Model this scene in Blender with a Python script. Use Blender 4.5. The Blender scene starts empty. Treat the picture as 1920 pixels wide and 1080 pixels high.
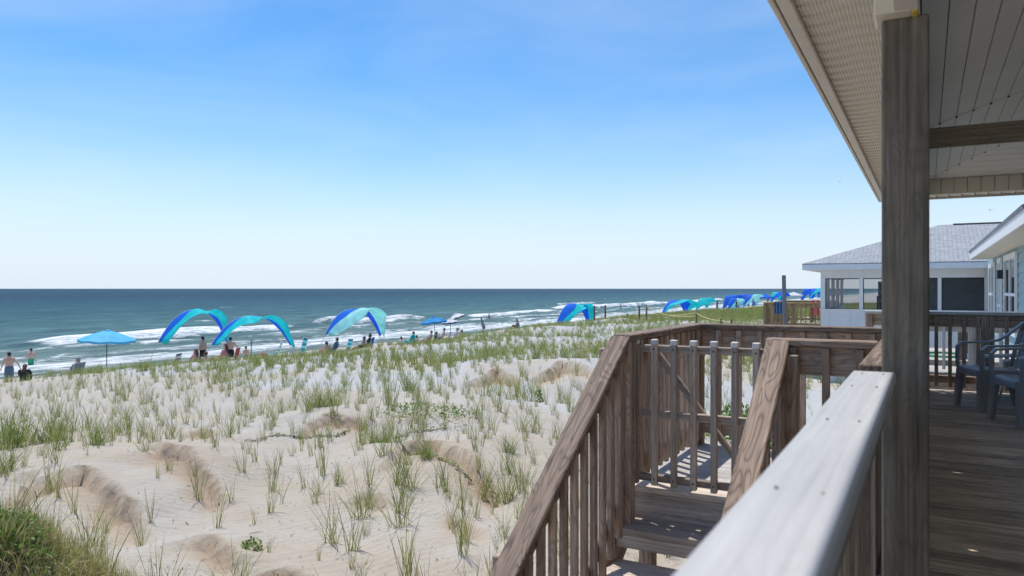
import bpy, bmesh, math, random
import numpy as np
from mathutils import Vector, Matrix

random.seed(7)
RNG = np.random.default_rng(11)
SC = bpy.context.scene
COL = SC.collection
R = math.radians
YAW = R(29.26)          # the lens looks 29 degrees seaward of the line of the deck edge (+Y)
EYE = 1.2               # lens height above the deck boards (deck top is z = 0)

# ------------------------------------------------------------------ camera
cam_data = bpy.data.cameras.new('camera')
cam_data.lens = 26.0
cam_data.sensor_width = 36.0
cam_data.shift_y = 1.0 / 1920
cam_data.clip_start = 0.05
cam_data.clip_end = 60000
cam_data.dof.use_dof = True
cam_data.dof.focus_distance = 9.0
cam_data.dof.aperture_fstop = 4.0
cam = bpy.data.objects.new('camera', cam_data)
COL.objects.link(cam)
cam.location = (0, 0, EYE)
cam.rotation_euler = (R(90), 0, YAW)
SC.camera = cam

# ------------------------------------------------------------------ sky and sun
SUN_EL, SUN_AZ = R(70), R(60)      # azimuth measured from +Y towards the sea (-X)
world = bpy.data.worlds.new('World')
SC.world = world
world.use_nodes = True
nt = world.node_tree
nt.nodes.clear()
wo = nt.nodes.new('ShaderNodeOutputWorld')
bg = nt.nodes.new('ShaderNodeBackground')
bg.inputs['Strength'].default_value = 0.15
sky = nt.nodes.new('ShaderNodeTexSky')
sky.sky_type = 'NISHITA'
sky.sun_disc = False
sky.sun_elevation = SUN_EL
sky.sun_rotation = -SUN_AZ
sky.altitude = 0
sky.air_density = 1.0
sky.dust_density = 0.3
sky.ozone_density = 4.0
hs = nt.nodes.new('ShaderNodeHueSaturation')
hs.inputs['Saturation'].default_value = 1.27
hs.inputs['Hue'].default_value = 0.499
hs.inputs['Value'].default_value = 0.54
# thin high cirrus, spread over the whole dome
tc = nt.nodes.new('ShaderNodeTexCoord')
mp = nt.nodes.new('ShaderNodeMapping')
mp.inputs['Scale'].default_value = (1.2, 1.2, 5.0)
mp.inputs['Rotation'].default_value = (0.25, 0.1, 0.4)
n1 = nt.nodes.new('ShaderNodeTexNoise')
n1.inputs['Scale'].default_value = 1.6
n1.inputs['Detail'].default_value = 5
n1.inputs['Roughness'].default_value = 0.5
n1.inputs['Distortion'].default_value = 0.5
cr = nt.nodes.new('ShaderNodeMapRange')
cr.inputs['From Min'].default_value = 0.40
cr.inputs['From Max'].default_value = 0.85
cr.inputs['To Max'].default_value = 0.32
cr.clamp = True
mixc = nt.nodes.new('ShaderNodeMix')
mixc.data_type = 'RGBA'
mixc.inputs['B'].default_value = (2.8, 3.1, 3.4, 1)
nt.links.new(tc.outputs['Generated'], mp.inputs['Vector'])
nt.links.new(mp.outputs['Vector'], n1.inputs['Vector'])
nt.links.new(n1.outputs['Fac'], cr.inputs['Value'])
nt.links.new(cr.outputs['Result'], mixc.inputs['Factor'])
nt.links.new(sky.outputs['Color'], hs.inputs['Color'])
# pale sea haze low over the horizon, all the way round
sepz = nt.nodes.new('ShaderNodeSeparateXYZ')
nt.links.new(tc.outputs['Generated'], sepz.inputs[0])
hz_ = nt.nodes.new('ShaderNodeMapRange')
hz_.interpolation_type = 'SMOOTHERSTEP'
hz_.inputs['From Min'].default_value = -0.06
hz_.inputs['From Max'].default_value = 0.26
hz_.inputs['To Min'].default_value = 1.0
hz_.inputs['To Max'].default_value = 0.0
nt.links.new(sepz.outputs[2], hz_.inputs['Value'])
mixh = nt.nodes.new('ShaderNodeMix')
mixh.data_type = 'RGBA'
mixh.inputs['B'].default_value = (2.42, 2.80, 3.20, 1)
nt.links.new(hz_.outputs['Result'], mixh.inputs['Factor'])
nt.links.new(hs.outputs['Color'], mixh.inputs['A'])
nt.links.new(mixh.outputs['Result'], mixc.inputs['A'])
nt.links.new(mixc.outputs['Result'], bg.inputs['Color'])
nt.links.new(bg.outputs['Background'], wo.inputs['Surface'])

sun_data = bpy.data.lights.new('sun', 'SUN')
sun_data.energy = 2.1
sun_data.angle = R(0.6)
sun_data.color = (1.0, 0.955, 0.885)
sun = bpy.data.objects.new('sun', sun_data)
COL.objects.link(sun)
sd = Vector((-math.sin(SUN_AZ) * math.cos(SUN_EL), math.cos(SUN_AZ) * math.cos(SUN_EL), math.sin(SUN_EL)))
sun.rotation_euler = (-sd).to_track_quat('-Z', 'Y').to_euler()
sun.location = (-10, 20, 30)

SC.view_settings.view_transform = 'Standard'
SC.view_settings.look = 'None'
SC.view_settings.exposure = 1.02
SC.view_settings.gamma = 1.0
SC.cycles.max_bounces = 6
SC.cycles.transparent_max_bounces = 8
SC.cycles.use_denoising = True

# ------------------------------------------------------------------ helpers: objects
WM = {}     # world matrix of every object made here


def put(o, M=None, parent=None):
    M = M or Matrix.Identity(4)
    WM[o.name] = M
    if parent is not None:
        o.parent = parent
        o.matrix_basis = WM[parent.name].inverted() @ M
    else:
        o.matrix_basis = M
    return o


def tag(o, label=None, cat=None, group=None, kind=None):
    if label:
        o['label'] = label
    if cat:
        o['category'] = cat
    if group:
        o['group'] = group
    if kind:
        o['kind'] = kind
    return o


def empty(name, loc, label, cat, group=None, rz=0.0, scale=1.0):
    o = bpy.data.objects.new(name, None)
    o.empty_display_size = 0.2
    COL.objects.link(o)
    put(o, Matrix.Translation(loc) @ Matrix.Rotation(rz, 4, 'Z') @ Matrix.Scale(scale, 4))
    return tag(o, label, cat, group)


def mesh_obj(name, me, mat, M=None, parent=None):
    o = bpy.data.objects.new(name, me)
    COL.objects.link(o)
    if mat is not None and not me.materials:
        me.materials.append(mat)
    return put(o, M, parent)


def me_from(name, verts, faces, smooth=False, uvs=None):
    me = bpy.data.meshes.new(name)
    me.from_pydata([tuple(v) for v in verts], [], faces)
    if smooth:
        me.polygons.foreach_set('use_smooth', [True] * len(me.polygons))
    if uvs is not None:
        ul = me.uv_layers.new(name='UVMap')
        for p in me.polygons:
            for li in p.loop_indices:
                ul.data[li].uv = uvs[me.loops[li].vertex_index]
    me.update()
    return me


def me_np(name, V, Fq, nper, smooth=False, tint=None):
    """big mesh from numpy: V (n,3), Fq (m,nper)"""
    me = bpy.data.meshes.new(name)
    me.vertices.add(len(V))
    me.vertices.foreach_set('co', np.asarray(V, np.float32).ravel())
    m = len(Fq)
    me.loops.add(m * nper)
    me.loops.foreach_set('vertex_index', np.asarray(Fq, np.int32).ravel())
    me.polygons.add(m)
    me.polygons.foreach_set('loop_start', np.arange(0, m * nper, nper, dtype=np.int32))
    me.polygons.foreach_set('loop_total', np.full(m, nper, np.int32))
    if smooth:
        me.polygons.foreach_set('use_smooth', np.ones(m, bool))
    if tint is not None:
        at = me.attributes.new('tint', 'FLOAT', 'POINT')
        at.data.foreach_set('value', np.asarray(tint, np.float32))
    me.update(calc_edges=True)
    return me


_box = {}


def box_mesh(lx, ly, lz, bev, mat):
    key = (round(lx, 3), round(ly, 3), round(lz, 3), round(bev, 4), mat.name if mat else '')
    if key in _box:
        return _box[key]
    bm = bmesh.new()
    bmesh.ops.create_cube(bm, size=1.0)
    for v in bm.verts:
        v.co = Vector((v.co.x * lx, v.co.y * ly, v.co.z * lz))
    if bev > 0:
        bmesh.ops.bevel(bm, geom=list(bm.edges), offset=bev, segments=1, affect='EDGES')
    me = bpy.data.meshes.new('board')
    bm.to_mesh(me)
    bm.free()
    if mat:
        me.materials.append(mat)
    _box[key] = me
    return me


def frame_from(p0, p1, up):
    p0, p1 = Vector(p0), Vector(p1)
    x = (p1 - p0).normalized()
    z = Vector(up) - x * x.dot(Vector(up))
    z.normalize()
    y = z.cross(x)
    M = Matrix((x, y, z)).transposed().to_4x4()
    M.translation = (p0 + p1) / 2
    return M


def board(name, p0, p1, w, t, mat, parent=None, up=(0, 0, 1), bev=0.004):
    """a timber from p0 to p1 (centre line), w wide across, t thick along up; local X runs with the grain"""
    L = (Vector(p1) - Vector(p0)).length
    return mesh_obj(name, box_mesh(L, w, t, min(bev, 0.3 * min(w, t)), mat), mat, frame_from(p0, p1, up), parent)


def block(name, x0, x1, y0, y1, z0, z1, mat, parent=None, bev=0.0):
    c = ((x0 + x1) / 2, (y0 + y1) / 2, (z0 + z1) / 2)
    return mesh_obj(name, box_mesh(abs(x1 - x0), abs(y1 - y0), abs(z1 - z0), bev, mat), mat, Matrix.Translation(c), parent)


def tube_arrays(pts, rad, n=8, cap=True):
    pts = [Vector(p) for p in pts]
    if not hasattr(rad, '__len__'):
        rad = [rad] * len(pts)
    V, Fc = [], []
    ref = Vector((0.3, 0.2, 0.93))
    for i, p in enumerate(pts):
        d = (pts[min(i + 1, len(pts) - 1)] - pts[max(i - 1, 0)]).normalized()
        r_ = ref if abs(d.dot(ref)) < 0.95 else Vector((1, 0, 0))
        a = d.cross(r_).normalized()
        b = d.cross(a)
        for k in range(n):
            t = 2 * math.pi * k / n
            V.append(p + (a * math.cos(t) + b * math.sin(t)) * rad[i])
    for i in range(len(pts) - 1):
        for k in range(n):
            Fc.append((i * n + k, i * n + (k + 1) % n, (i + 1) * n + (k + 1) % n, (i + 1) * n + k))
    if cap:
        Fc.append(tuple(range(n - 1, -1, -1)))
        Fc.append(tuple((len(pts) - 1) * n + k for k in range(n)))
    return V, Fc


def tube(name, pts, rad, mat, parent=None, n=8, M=None):
    V, Fc = tube_arrays(pts, rad, n)
    return mesh_obj(name, me_from(name, V, Fc, True), mat, M if M is not None else (WM[parent.name] if parent else None), parent)


def spot(px, D):
    """ground position by bearing and distance from the deck"""
    dx = (px - 960) / 1387.0
    return D * (-math.sin(YAW) + dx * math.cos(YAW)), D * (math.cos(YAW) + dx * math.sin(YAW))


# ------------------------------------------------------------------ helpers: noise on arrays
def _h(ix, iy, seed):
    n = (ix.astype(np.int64) * 374761393 + iy.astype(np.int64) * 668265263 + seed * 1442695041) & 0xFFFFFFFF
    n = ((n ^ (n >> 13)) * 1274126177) & 0xFFFFFFFF
    return ((n ^ (n >> 16)) & 0xFFFF) / 65535.0


def vnoise(x, y, seed=0):
    x = np.asarray(x, float)
    y = np.asarray(y, float)
    ix, iy = np.floor(x), np.floor(y)
    fx, fy = x - ix, y - iy
    u = fx * fx * fx * (fx * (fx * 6 - 15) + 10)
    v = fy * fy * fy * (fy * (fy * 6 - 15) + 10)
    a, b = _h(ix, iy, seed), _h(ix + 1, iy, seed)
    c, d = _h(ix, iy + 1, seed), _h(ix + 1, iy + 1, seed)
    return (a * (1 - u) + b * u) * (1 - v) + (c * (1 - u) + d * u) * v


def fbm(x, y, seed=0, octv=4):
    s, amp, tot = 0.0, 1.0, 0.0
    for i in range(octv):
        s = s + amp * vnoise(x * 2 ** i + 13.7 * i, y * 2 ** i - 7.1 * i, seed + i)
        tot += amp
        amp *= 0.5
    return s / tot


def sstep(a, b, x):
    t = np.clip((x - a) / (b - a), 0, 1)
    return t * t * (3 - 2 * t)


# ------------------------------------------------------------------ materials
def material(name):
    m = bpy.data.materials.new(name)
    m.use_nodes = True
    t = m.node_tree
    return m, t, t.nodes['Principled BSDF']


def N(t, kind, **kw):
    n = t.nodes.new(kind)
    for k, v in kw.items():
        if k in n.inputs:
            n.inputs[k].default_value = v
        else:
            setattr(n, k, v)
    return n


def ramp(t, stops):
    n = t.nodes.new('ShaderNodeValToRGB')
    e = n.color_ramp.elements
    while len(e) < len(stops):
        e.new(0.5)
    for el, (p, c) in zip(e, stops):
        el.position = p
        el.color = (*c, 1) if len(c) == 3 else c
    return n


def mixrgb(t, a, b, fac, mode='MIX'):
    n = t.nodes.new('ShaderNodeMix')
    n.data_type = 'RGBA'
    n.blend_type = mode
    for sock, v in (('Factor', fac), ('A', a), ('B', b)):
        if hasattr(v, 'links') or isinstance(v, bpy.types.NodeSocket):
            t.links.new(v, n.inputs[sock])
        elif sock == 'Factor':
            n.inputs[sock].default_value = v
        else:
            n.inputs[sock].default_value = (*v, 1)
    return n.outputs['Result']


def wood(name, dark, mid, light, rough=0.75, rings=0.35, stain=0.3, bump=0.35, vary=0.35):
    """weathered timber: long grain streaks, wavy ring figure, board to board variation, blotchy weathering"""
    m, t, b = material(name)
    L = t.links.new
    co = N(t, 'ShaderNodeTexCoord')
    oi = N(t, 'ShaderNodeObjectInfo')
    off = N(t, 'ShaderNodeVectorMath', operation='SCALE')
    cmb = N(t, 'ShaderNodeCombineXYZ', X=37.0, Y=11.0, Z=23.0)
    L(cmb.outputs[0], off.inputs[0])
    L(oi.outputs['Random'], off.inputs['Scale'])
    add = N(t, 'ShaderNodeVectorMath', operation='ADD')
    L(co.outputs['Object'], add.inputs[0])
    L(off.outputs[0], add.inputs[1])
    mp1 = N(t, 'ShaderNodeMapping', Scale=(1.3, 55, 55))
    L(add.outputs[0], mp1.inputs[0])
    g1 = N(t, 'ShaderNodeTexNoise', Scale=1.0, Detail=6.0, Roughness=0.65, Distortion=0.3)
    L(mp1.outputs[0], g1.inputs['Vector'])
    mp2 = N(t, 'ShaderNodeMapping', Scale=(1.1, 6.0, 6.0))
    L(add.outputs[0], mp2.inputs[0])
    g2 = N(t, 'ShaderNodeTexNoise', Scale=2.0, Detail=1.0, Roughness=0.4, Distortion=0.6)
    L(mp2.outputs[0], g2.inputs['Vector'])
    mul = N(t, 'ShaderNodeMath', operation='MULTIPLY')
    mul.inputs[1].default_value = 22.0
    L(g2.outputs['Fac'], mul.inputs[0])
    fr = N(t, 'ShaderNodeMath', operation='PINGPONG')
    fr.inputs[1].default_value = 1.0
    L(mul.outputs[0], fr.inputs[0])
    mp3 = N(t, 'ShaderNodeMapping', Scale=(2.2, 7, 7))
    L(add.outputs[0], mp3.inputs[0])
    g3 = N(t, 'ShaderNodeTexNoise', Scale=1.0, Detail=3.0, Roughness=0.6)
    L(mp3.outputs[0], g3.inputs['Vector'])
    c1 = ramp(t, [(0.30, dark), (0.50, mid), (0.72, light)])
    L(g1.outputs['Fac'], c1.inputs[0])
    ringc = ramp(t, [(0.0, (0.42, 0.37, 0.34)), (0.4, (1, 1, 1)), (1, (1.25, 1.2, 1.15))])
    L(fr.outputs[0], ringc.inputs[0])
    c2 = mixrgb(t, c1.outputs[0], ringc.outputs[0], rings, 'MULTIPLY')
    st = ramp(t, [(0.35, (0.55, 0.56, 0.56)), (0.6, (1.05, 1.04, 1.02))])
    L(g3.outputs['Fac'], st.inputs[0])
    c3 = mixrgb(t, c2, st.outputs[0], stain, 'MULTIPLY')
    vr = N(t, 'ShaderNodeMapRange')
    vr.inputs['To Min'].default_value = 1 - vary
    vr.inputs['To Max'].default_value = 1 + vary * 0.7
    L(oi.outputs['Random'], vr.inputs[0])
    hsv = N(t, 'ShaderNodeHueSaturation')
    L(c3, hsv.inputs['Color'])
    L(vr.outputs[0], hsv.inputs['Value'])
    L(hsv.outputs[0], b.inputs['Base Color'])
    b.inputs['Roughness'].default_value = rough
    b.inputs['Specular IOR Level'].default_value = 0.3
    bp = N(t, 'ShaderNodeBump', Strength=bump, Distance=0.004)
    hadd = N(t, 'ShaderNodeMath', operation='MULTIPLY_ADD')
    hadd.inputs[1].default_value = 0.35
    L(fr.outputs[0], hadd.inputs[0])
    L(g1.outputs['Fac'], hadd.inputs[2])
    L(hadd.outputs[0], bp.inputs['Height'])
    L(bp.outputs[0], b.inputs['Normal'])
    return m


def paint(name, col, rough=0.55, var=0.12, bump=0.0, scale=4.0, spec=0.4):
    """paint, plastic or metal with faint dirt and unevenness"""
    m, t, b = material(name)
    L = t.links.new
    co = N(t, 'ShaderNodeTexCoord')
    n = N(t, 'ShaderNodeTexNoise', Scale=scale, Detail=5.0, Roughness=0.65)
    L(co.outputs['Object'], n.inputs['Vector'])
    lo = tuple(c * (1 - var) for c in col)
    hi = tuple(min(1, c * (1 + var)) for c in col)
    c = ramp(t, [(0.3, lo), (0.7, hi)])
    L(n.outputs['Fac'], c.inputs[0])
    L(c.outputs[0], b.inputs['Base Color'])
    b.inputs['Roughness'].default_value = rough
    b.inputs['Specular IOR Level'].default_value = spec
    if bump:
        bp = N(t, 'ShaderNodeBump', Strength=bump, Distance=0.003)
        n2 = N(t, 'ShaderNodeTexNoise', Scale=scale * 20, Detail=3.0)
        L(co.outputs['Object'], n2.inputs['Vector'])
        L(n2.outputs['Fac'], bp.inputs['Height'])
        L(bp.outputs[0], b.inputs['Normal'])
    return m


def cloth(name, col, trans=0.45, var=0.10):
    """thin sail cloth: light passes through it"""
    m, t, b = material(name)
    L = t.links.new
    co = N(t, 'ShaderNodeTexCoord')
    n = N(t, 'ShaderNodeTexNoise', Scale=2.5, Detail=3.0)
    L(co.outputs['Object'], n.inputs['Vector'])
    c = ramp(t, [(0.3, tuple(x * (1 - var) for x in col)), (0.7, tuple(min(1, x * (1 + var)) for x in col))])
    L(n.outputs['Fac'], c.inputs[0])
    L(c.outputs[0], b.inputs['Base Color'])
    b.inputs['Roughness'].default_value = 0.6
    b.inputs['Specular IOR Level'].default_value = 0.2
    tr = N(t, 'ShaderNodeBsdfTranslucent')
    L(c.outputs[0], tr.inputs['Color'])
    mx = N(t, 'ShaderNodeMixShader')
    mx.inputs[0].default_value = trans
    out = t.nodes['Material Output']
    L(b.outputs[0], mx.inputs[1])
    L(tr.outputs[0], mx.inputs[2])
    L(mx.outputs[0], out.inputs['Surface'])
    return m


def blade_mat(name, stops, trans=0.3):
    m, t, b = material(name)
    L = t.links.new
    at = N(t, 'ShaderNodeAttribute', attribute_name='tint')
    c = ramp(t, stops)
    L(at.outputs['Fac'], c.inputs[0])
    L(c.outputs[0], b.inputs['Base Color'])
    b.inputs['Roughness'].default_value = 0.5
    b.inputs['Specular IOR Level'].default_value = 0.35
    tr = N(t, 'ShaderNodeBsdfTranslucent')
    L(c.outputs[0], tr.inputs['Color'])
    mx = N(t, 'ShaderNodeMixShader')
    mx.inputs[0].default_value = trans
    L(b.outputs[0], mx.inputs[1])
    L(tr.outputs[0], mx.inputs[2])
    L(mx.outputs[0], t.nodes['Material Output'].inputs['Surface'])
    return m


M_STAIR = wood('brown_treated_pine', (0.21, 0.155, 0.12), (0.4, 0.305, 0.24), (0.58, 0.46, 0.375), rings=0.5)
M_TREAD = wood('sunlit_tone_tread', (0.38, 0.315, 0.26), (0.58, 0.495, 0.42), (0.74, 0.65, 0.57), rings=0.35)  # pale tone stands in for sunlight on treads, risers and landing edge
M_CAP = wood('brown_cap_timber', (0.15, 0.108, 0.082), (0.27, 0.2, 0.155), (0.38, 0.3, 0.24), rings=0.75, bump=0.5)
M_GATE = wood('grey_weathered_pine', (0.25, 0.2, 0.162), (0.45, 0.37, 0.305), (0.62, 0.53, 0.455), rings=0.3)
M_SUNLIT_END = wood('sunlit_cut_end', (0.72, 0.69, 0.65), (0.8, 0.77, 0.73), (0.86, 0.83, 0.8), rings=0.1, vary=0.1)  # cut wood brightened for the sun on the picket tops
M_POST = wood('grey_green_post', (0.115, 0.092, 0.07), (0.215, 0.182, 0.145), (0.31, 0.275, 0.23), rings=0.25, stain=0.9, vary=0.05)
M_DECK = wood('grey_deck_board', (0.296, 0.233, 0.178), (0.637, 0.537, 0.436), (0.963, 0.848, 0.707), rings=0.35, stain=0.75, vary=0.28)
M_BLEACH = wood('bleached_deck_board', (0.38, 0.35, 0.32), (0.50, 0.47, 0.44), (0.62, 0.59, 0.56), rings=0.2, vary=0.12)
M_WHITECAP = wood('silvered_cap_board', (0.42, 0.42, 0.425), (0.5, 0.5, 0.505), (0.57, 0.57, 0.575), rough=0.5, rings=0.05, stain=0.20, vary=0.05, bump=0.06)
M_WHITECAP.node_tree.nodes['Principled BSDF'].inputs['Specular IOR Level'].default_value = 0.6
M_YELLOW = wood('honey_deck_timber', (0.240, 0.168, 0.084), (0.384, 0.276, 0.144), (0.504, 0.384, 0.228), rings=0.3)
M_PILE = wood('grey_piling', (0.20, 0.20, 0.20), (0.27, 0.27, 0.27), (0.34, 0.34, 0.34), rings=0.1)
M_BEACHPOST = wood('brown_beach_post', (0.13, 0.10, 0.07), (0.22, 0.17, 0.12), (0.31, 0.25, 0.18), rings=0.3)
M_TIE = wood('dark_tie_beam', (0.130, 0.108, 0.078), (0.208, 0.176, 0.130), (0.286, 0.247, 0.189), rings=0.3, vary=0.05)
M_CEIL = paint('ceiling_vinyl', (0.88, 0.86, 0.80), 0.5, 0.05, scale=1.5)
M_BAND = paint('cream_vinyl', (0.74, 0.67, 0.54), 0.5, 0.08, scale=3)
M_FASCIA = paint('cream_fascia_metal', (0.74, 0.69, 0.61), 0.45, 0.08, scale=3)
M_SEAM = paint('dark_seam', (0.12, 0.11, 0.09), 0.7, 0.1)
M_WHITE = paint('white_trim_paint', (0.80, 0.80, 0.80), 0.5, 0.04)
M_PANELW = paint('white_panel_paint', (0.74, 0.75, 0.76), 0.55, 0.05)
M_BLUEWALL = paint('blue_grey_siding', (0.30, 0.42, 0.46), 0.6, 0.08)
M_INTERIOR = paint('porch_interior_grey', (0.62, 0.64, 0.66), 0.8, 0.1)
M_DARK = paint('dark_void', (0.03, 0.03, 0.032), 0.6, 0.2)
M_CHAIR = paint('grey_resin', (0.31, 0.325, 0.35), 0.38, 0.10, bump=0.08, scale=8, spec=0.5)
M_STEEL = paint('pale_pole_metal', (0.55, 0.56, 0.58), 0.35, 0.05)
M_BLACKPOLE = paint('dark_pole', (0.035, 0.04, 0.05), 0.45, 0.1)
M_BLUE = cloth('cobalt_sailcloth', (0.03, 0.25, 0.85), 0.55)
M_TURQ = cloth('turquoise_sailcloth', (0.03, 0.74, 0.78), 0.55)
M_AQUA = cloth('pale_aqua_sailcloth', (0.50, 0.88, 0.87), 0.55)
M_SKYBLUE = cloth('light_blue_umbrella_cloth', (0.18, 0.66, 0.88), 0.4)
M_MIDBLUE = cloth('azure_umbrella_cloth', (0.02, 0.30, 0.66), 0.30)
M_NAVY = cloth('navy_cloth', (0.02, 0.07, 0.24), 0.2)
M_WHITECLOTH = cloth('white_cloth', (0.75, 0.76, 0.78), 0.3)
M_GREYCLOTH = cloth('grey_cloth', (0.22, 0.25, 0.27), 0.15)
M_BLACKCLOTH = cloth('black_cloth', (0.02, 0.02, 0.025), 0.05)
M_GREENCLOTH = cloth('sea_green_cloth', (0.04, 0.45, 0.26), 0.1)
M_DKGREEN = cloth('dark_green_cloth', (0.02, 0.09, 0.06), 0.1)
M_REDCLOTH = cloth('red_cloth', (0.62, 0.10, 0.07), 0.2)
M_PINKCLOTH = cloth('pink_cloth', (0.70, 0.36, 0.42), 0.2)
M_DENIM = cloth('faded_blue_cloth', (0.12, 0.20, 0.28), 0.1)
M_TEAL = cloth('teal_cloth', (0.03, 0.38, 0.42), 0.2)
M_ROPE = paint('yellow_rope', (0.62, 0.55, 0.26), 0.8, 0.15)
M_HOSE = paint('green_hose', (0.03, 0.26, 0.14), 0.5, 0.1)
M_SKINS = [paint('skin_a', (0.62, 0.39, 0.28), 0.55, 0.08), paint('skin_b', (0.52, 0.30, 0.20), 0.55, 0.08), paint('skin_c', (0.68, 0.47, 0.36), 0.55, 0.08)]
M_HAIRD = paint('dark_hair', (0.02, 0.016, 0.014), 0.6, 0.2)
M_HAIRB = paint('brown_hair', (0.10, 0.055, 0.035), 0.6, 0.2)
M_HAIRG = paint('grey_hair', (0.25, 0.25, 0.25), 0.7, 0.2)

GREEN = [(0.0, (0.075, 0.13, 0.026)), (0.35, (0.20, 0.27, 0.050)), (0.62, (0.36, 0.39, 0.09)), (0.85, (0.52, 0.46, 0.19)), (1.0, (0.62, 0.53, 0.32))]
M_GRASS = blade_mat('beach_grass_blade', GREEN)
M_LEAF = blade_mat('broad_leaf', [(0.0, (0.06, 0.13, 0.025)), (0.5, (0.15, 0.26, 0.05)), (1.0, (0.30, 0.38, 0.10))])
M_DRY = blade_mat('dry_stem', [(0.0, (0.10, 0.07, 0.04)), (1.0, (0.30, 0.23, 0.14))], 0.1)
M_TWIG = blade_mat('dark_twig', [(0.0, (0.03, 0.022, 0.016)), (1.0, (0.12, 0.09, 0.065))], 0.0)


def sand_material():
    m, t, b = material('dune_sand')
    L = t.links.new
    g = N(t, 'ShaderNodeNewGeometry')
    sep = N(t, 'ShaderNodeSeparateXYZ')
    L(g.outputs['Normal'], sep.inputs[0])
    at = N(t, 'ShaderNodeAttribute', attribute_name='tint')     # 0 dry pale crust, 1 exposed tan sand, deepened to warm scarp shade
    n1 = N(t, 'ShaderNodeTexNoise', Scale=0.9, Detail=6.0, Roughness=0.62)
    L(g.outputs['Position'], n1.inputs['Vector'])
    n2 = N(t, 'ShaderNodeTexNoise', Scale=14.0, Detail=5.0, Roughness=0.7)
    L(g.outputs['Position'], n2.inputs['Vector'])
    ad = N(t, 'ShaderNodeMath', operation='MULTIPLY_ADD')
    ad.inputs[1].default_value = 0.7
    L(n1.outputs['Fac'], ad.inputs[0])
    L(at.outputs['Fac'], ad.inputs[2])
    mr = N(t, 'ShaderNodeMapRange')
    mr.inputs['From Min'].default_value = 0.38
    mr.inputs['From Max'].default_value = 2.1
    L(ad.outputs[0], mr.inputs[0])
    c = ramp(t, [(0.0, (0.460, 0.458, 0.450)), (0.16, (0.455, 0.432, 0.392)), (0.36, (0.425, 0.362, 0.282)), (0.6, (0.34, 0.26, 0.19)), (1.0, (0.15, 0.12, 0.085))])
    L(mr.outputs[0], c.inputs[0])
    sp = ramp(t, [(0.28, (0.55, 0.5, 0.45)), (0.42, (1, 1, 1)), (0.75, (1.06, 1.06, 1.06))])
    L(n2.outputs['Fac'], sp.inputs[0])
    col = mixrgb(t, c.outputs[0], sp.outputs[0], 0.55, 'MULTIPLY')
    L(col, b.inputs['Base Color'])
    b.inputs['Roughness'].default_value = 0.95
    b.inputs['Specular IOR Level'].default_value = 0.1
    n3 = N(t, 'ShaderNodeTexNoise', Scale=5.5, Detail=7.0, Roughness=0.65)
    L(g.outputs['Position'], n3.inputs['Vector'])
    bp = N(t, 'ShaderNodeBump', Strength=0.55, Distance=0.06)
    L(n3.outputs['Fac'], bp.inputs['Height'])
    bp2 = N(t, 'ShaderNodeBump', Strength=0.4, Distance=0.012)
    L(n2.outputs['Fac'], bp2.inputs['Height'])
    L(bp.outputs[0], bp2.inputs['Normal'])
    wv = N(t, 'ShaderNodeTexWave', Scale=2.6, Distortion=5.0, Detail=2.0)
    wv.inputs['Detail Scale'].default_value = 0.8
    mpw = N(t, 'ShaderNodeMapping', Rotation=(0, 0, R(35)))
    L(g.outputs['Position'], mpw.inputs[0])
    L(mpw.outputs[0], wv.inputs['Vector'])
    bp3 = N(t, 'ShaderNodeBump', Strength=0.22, Distance=0.02)
    L(wv.outputs['Fac'], bp3.inputs['Height'])
    L(bp2.outputs[0], bp3.inputs['Normal'])
    L(bp3.outputs[0], b.inputs['Normal'])
    return m


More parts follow.
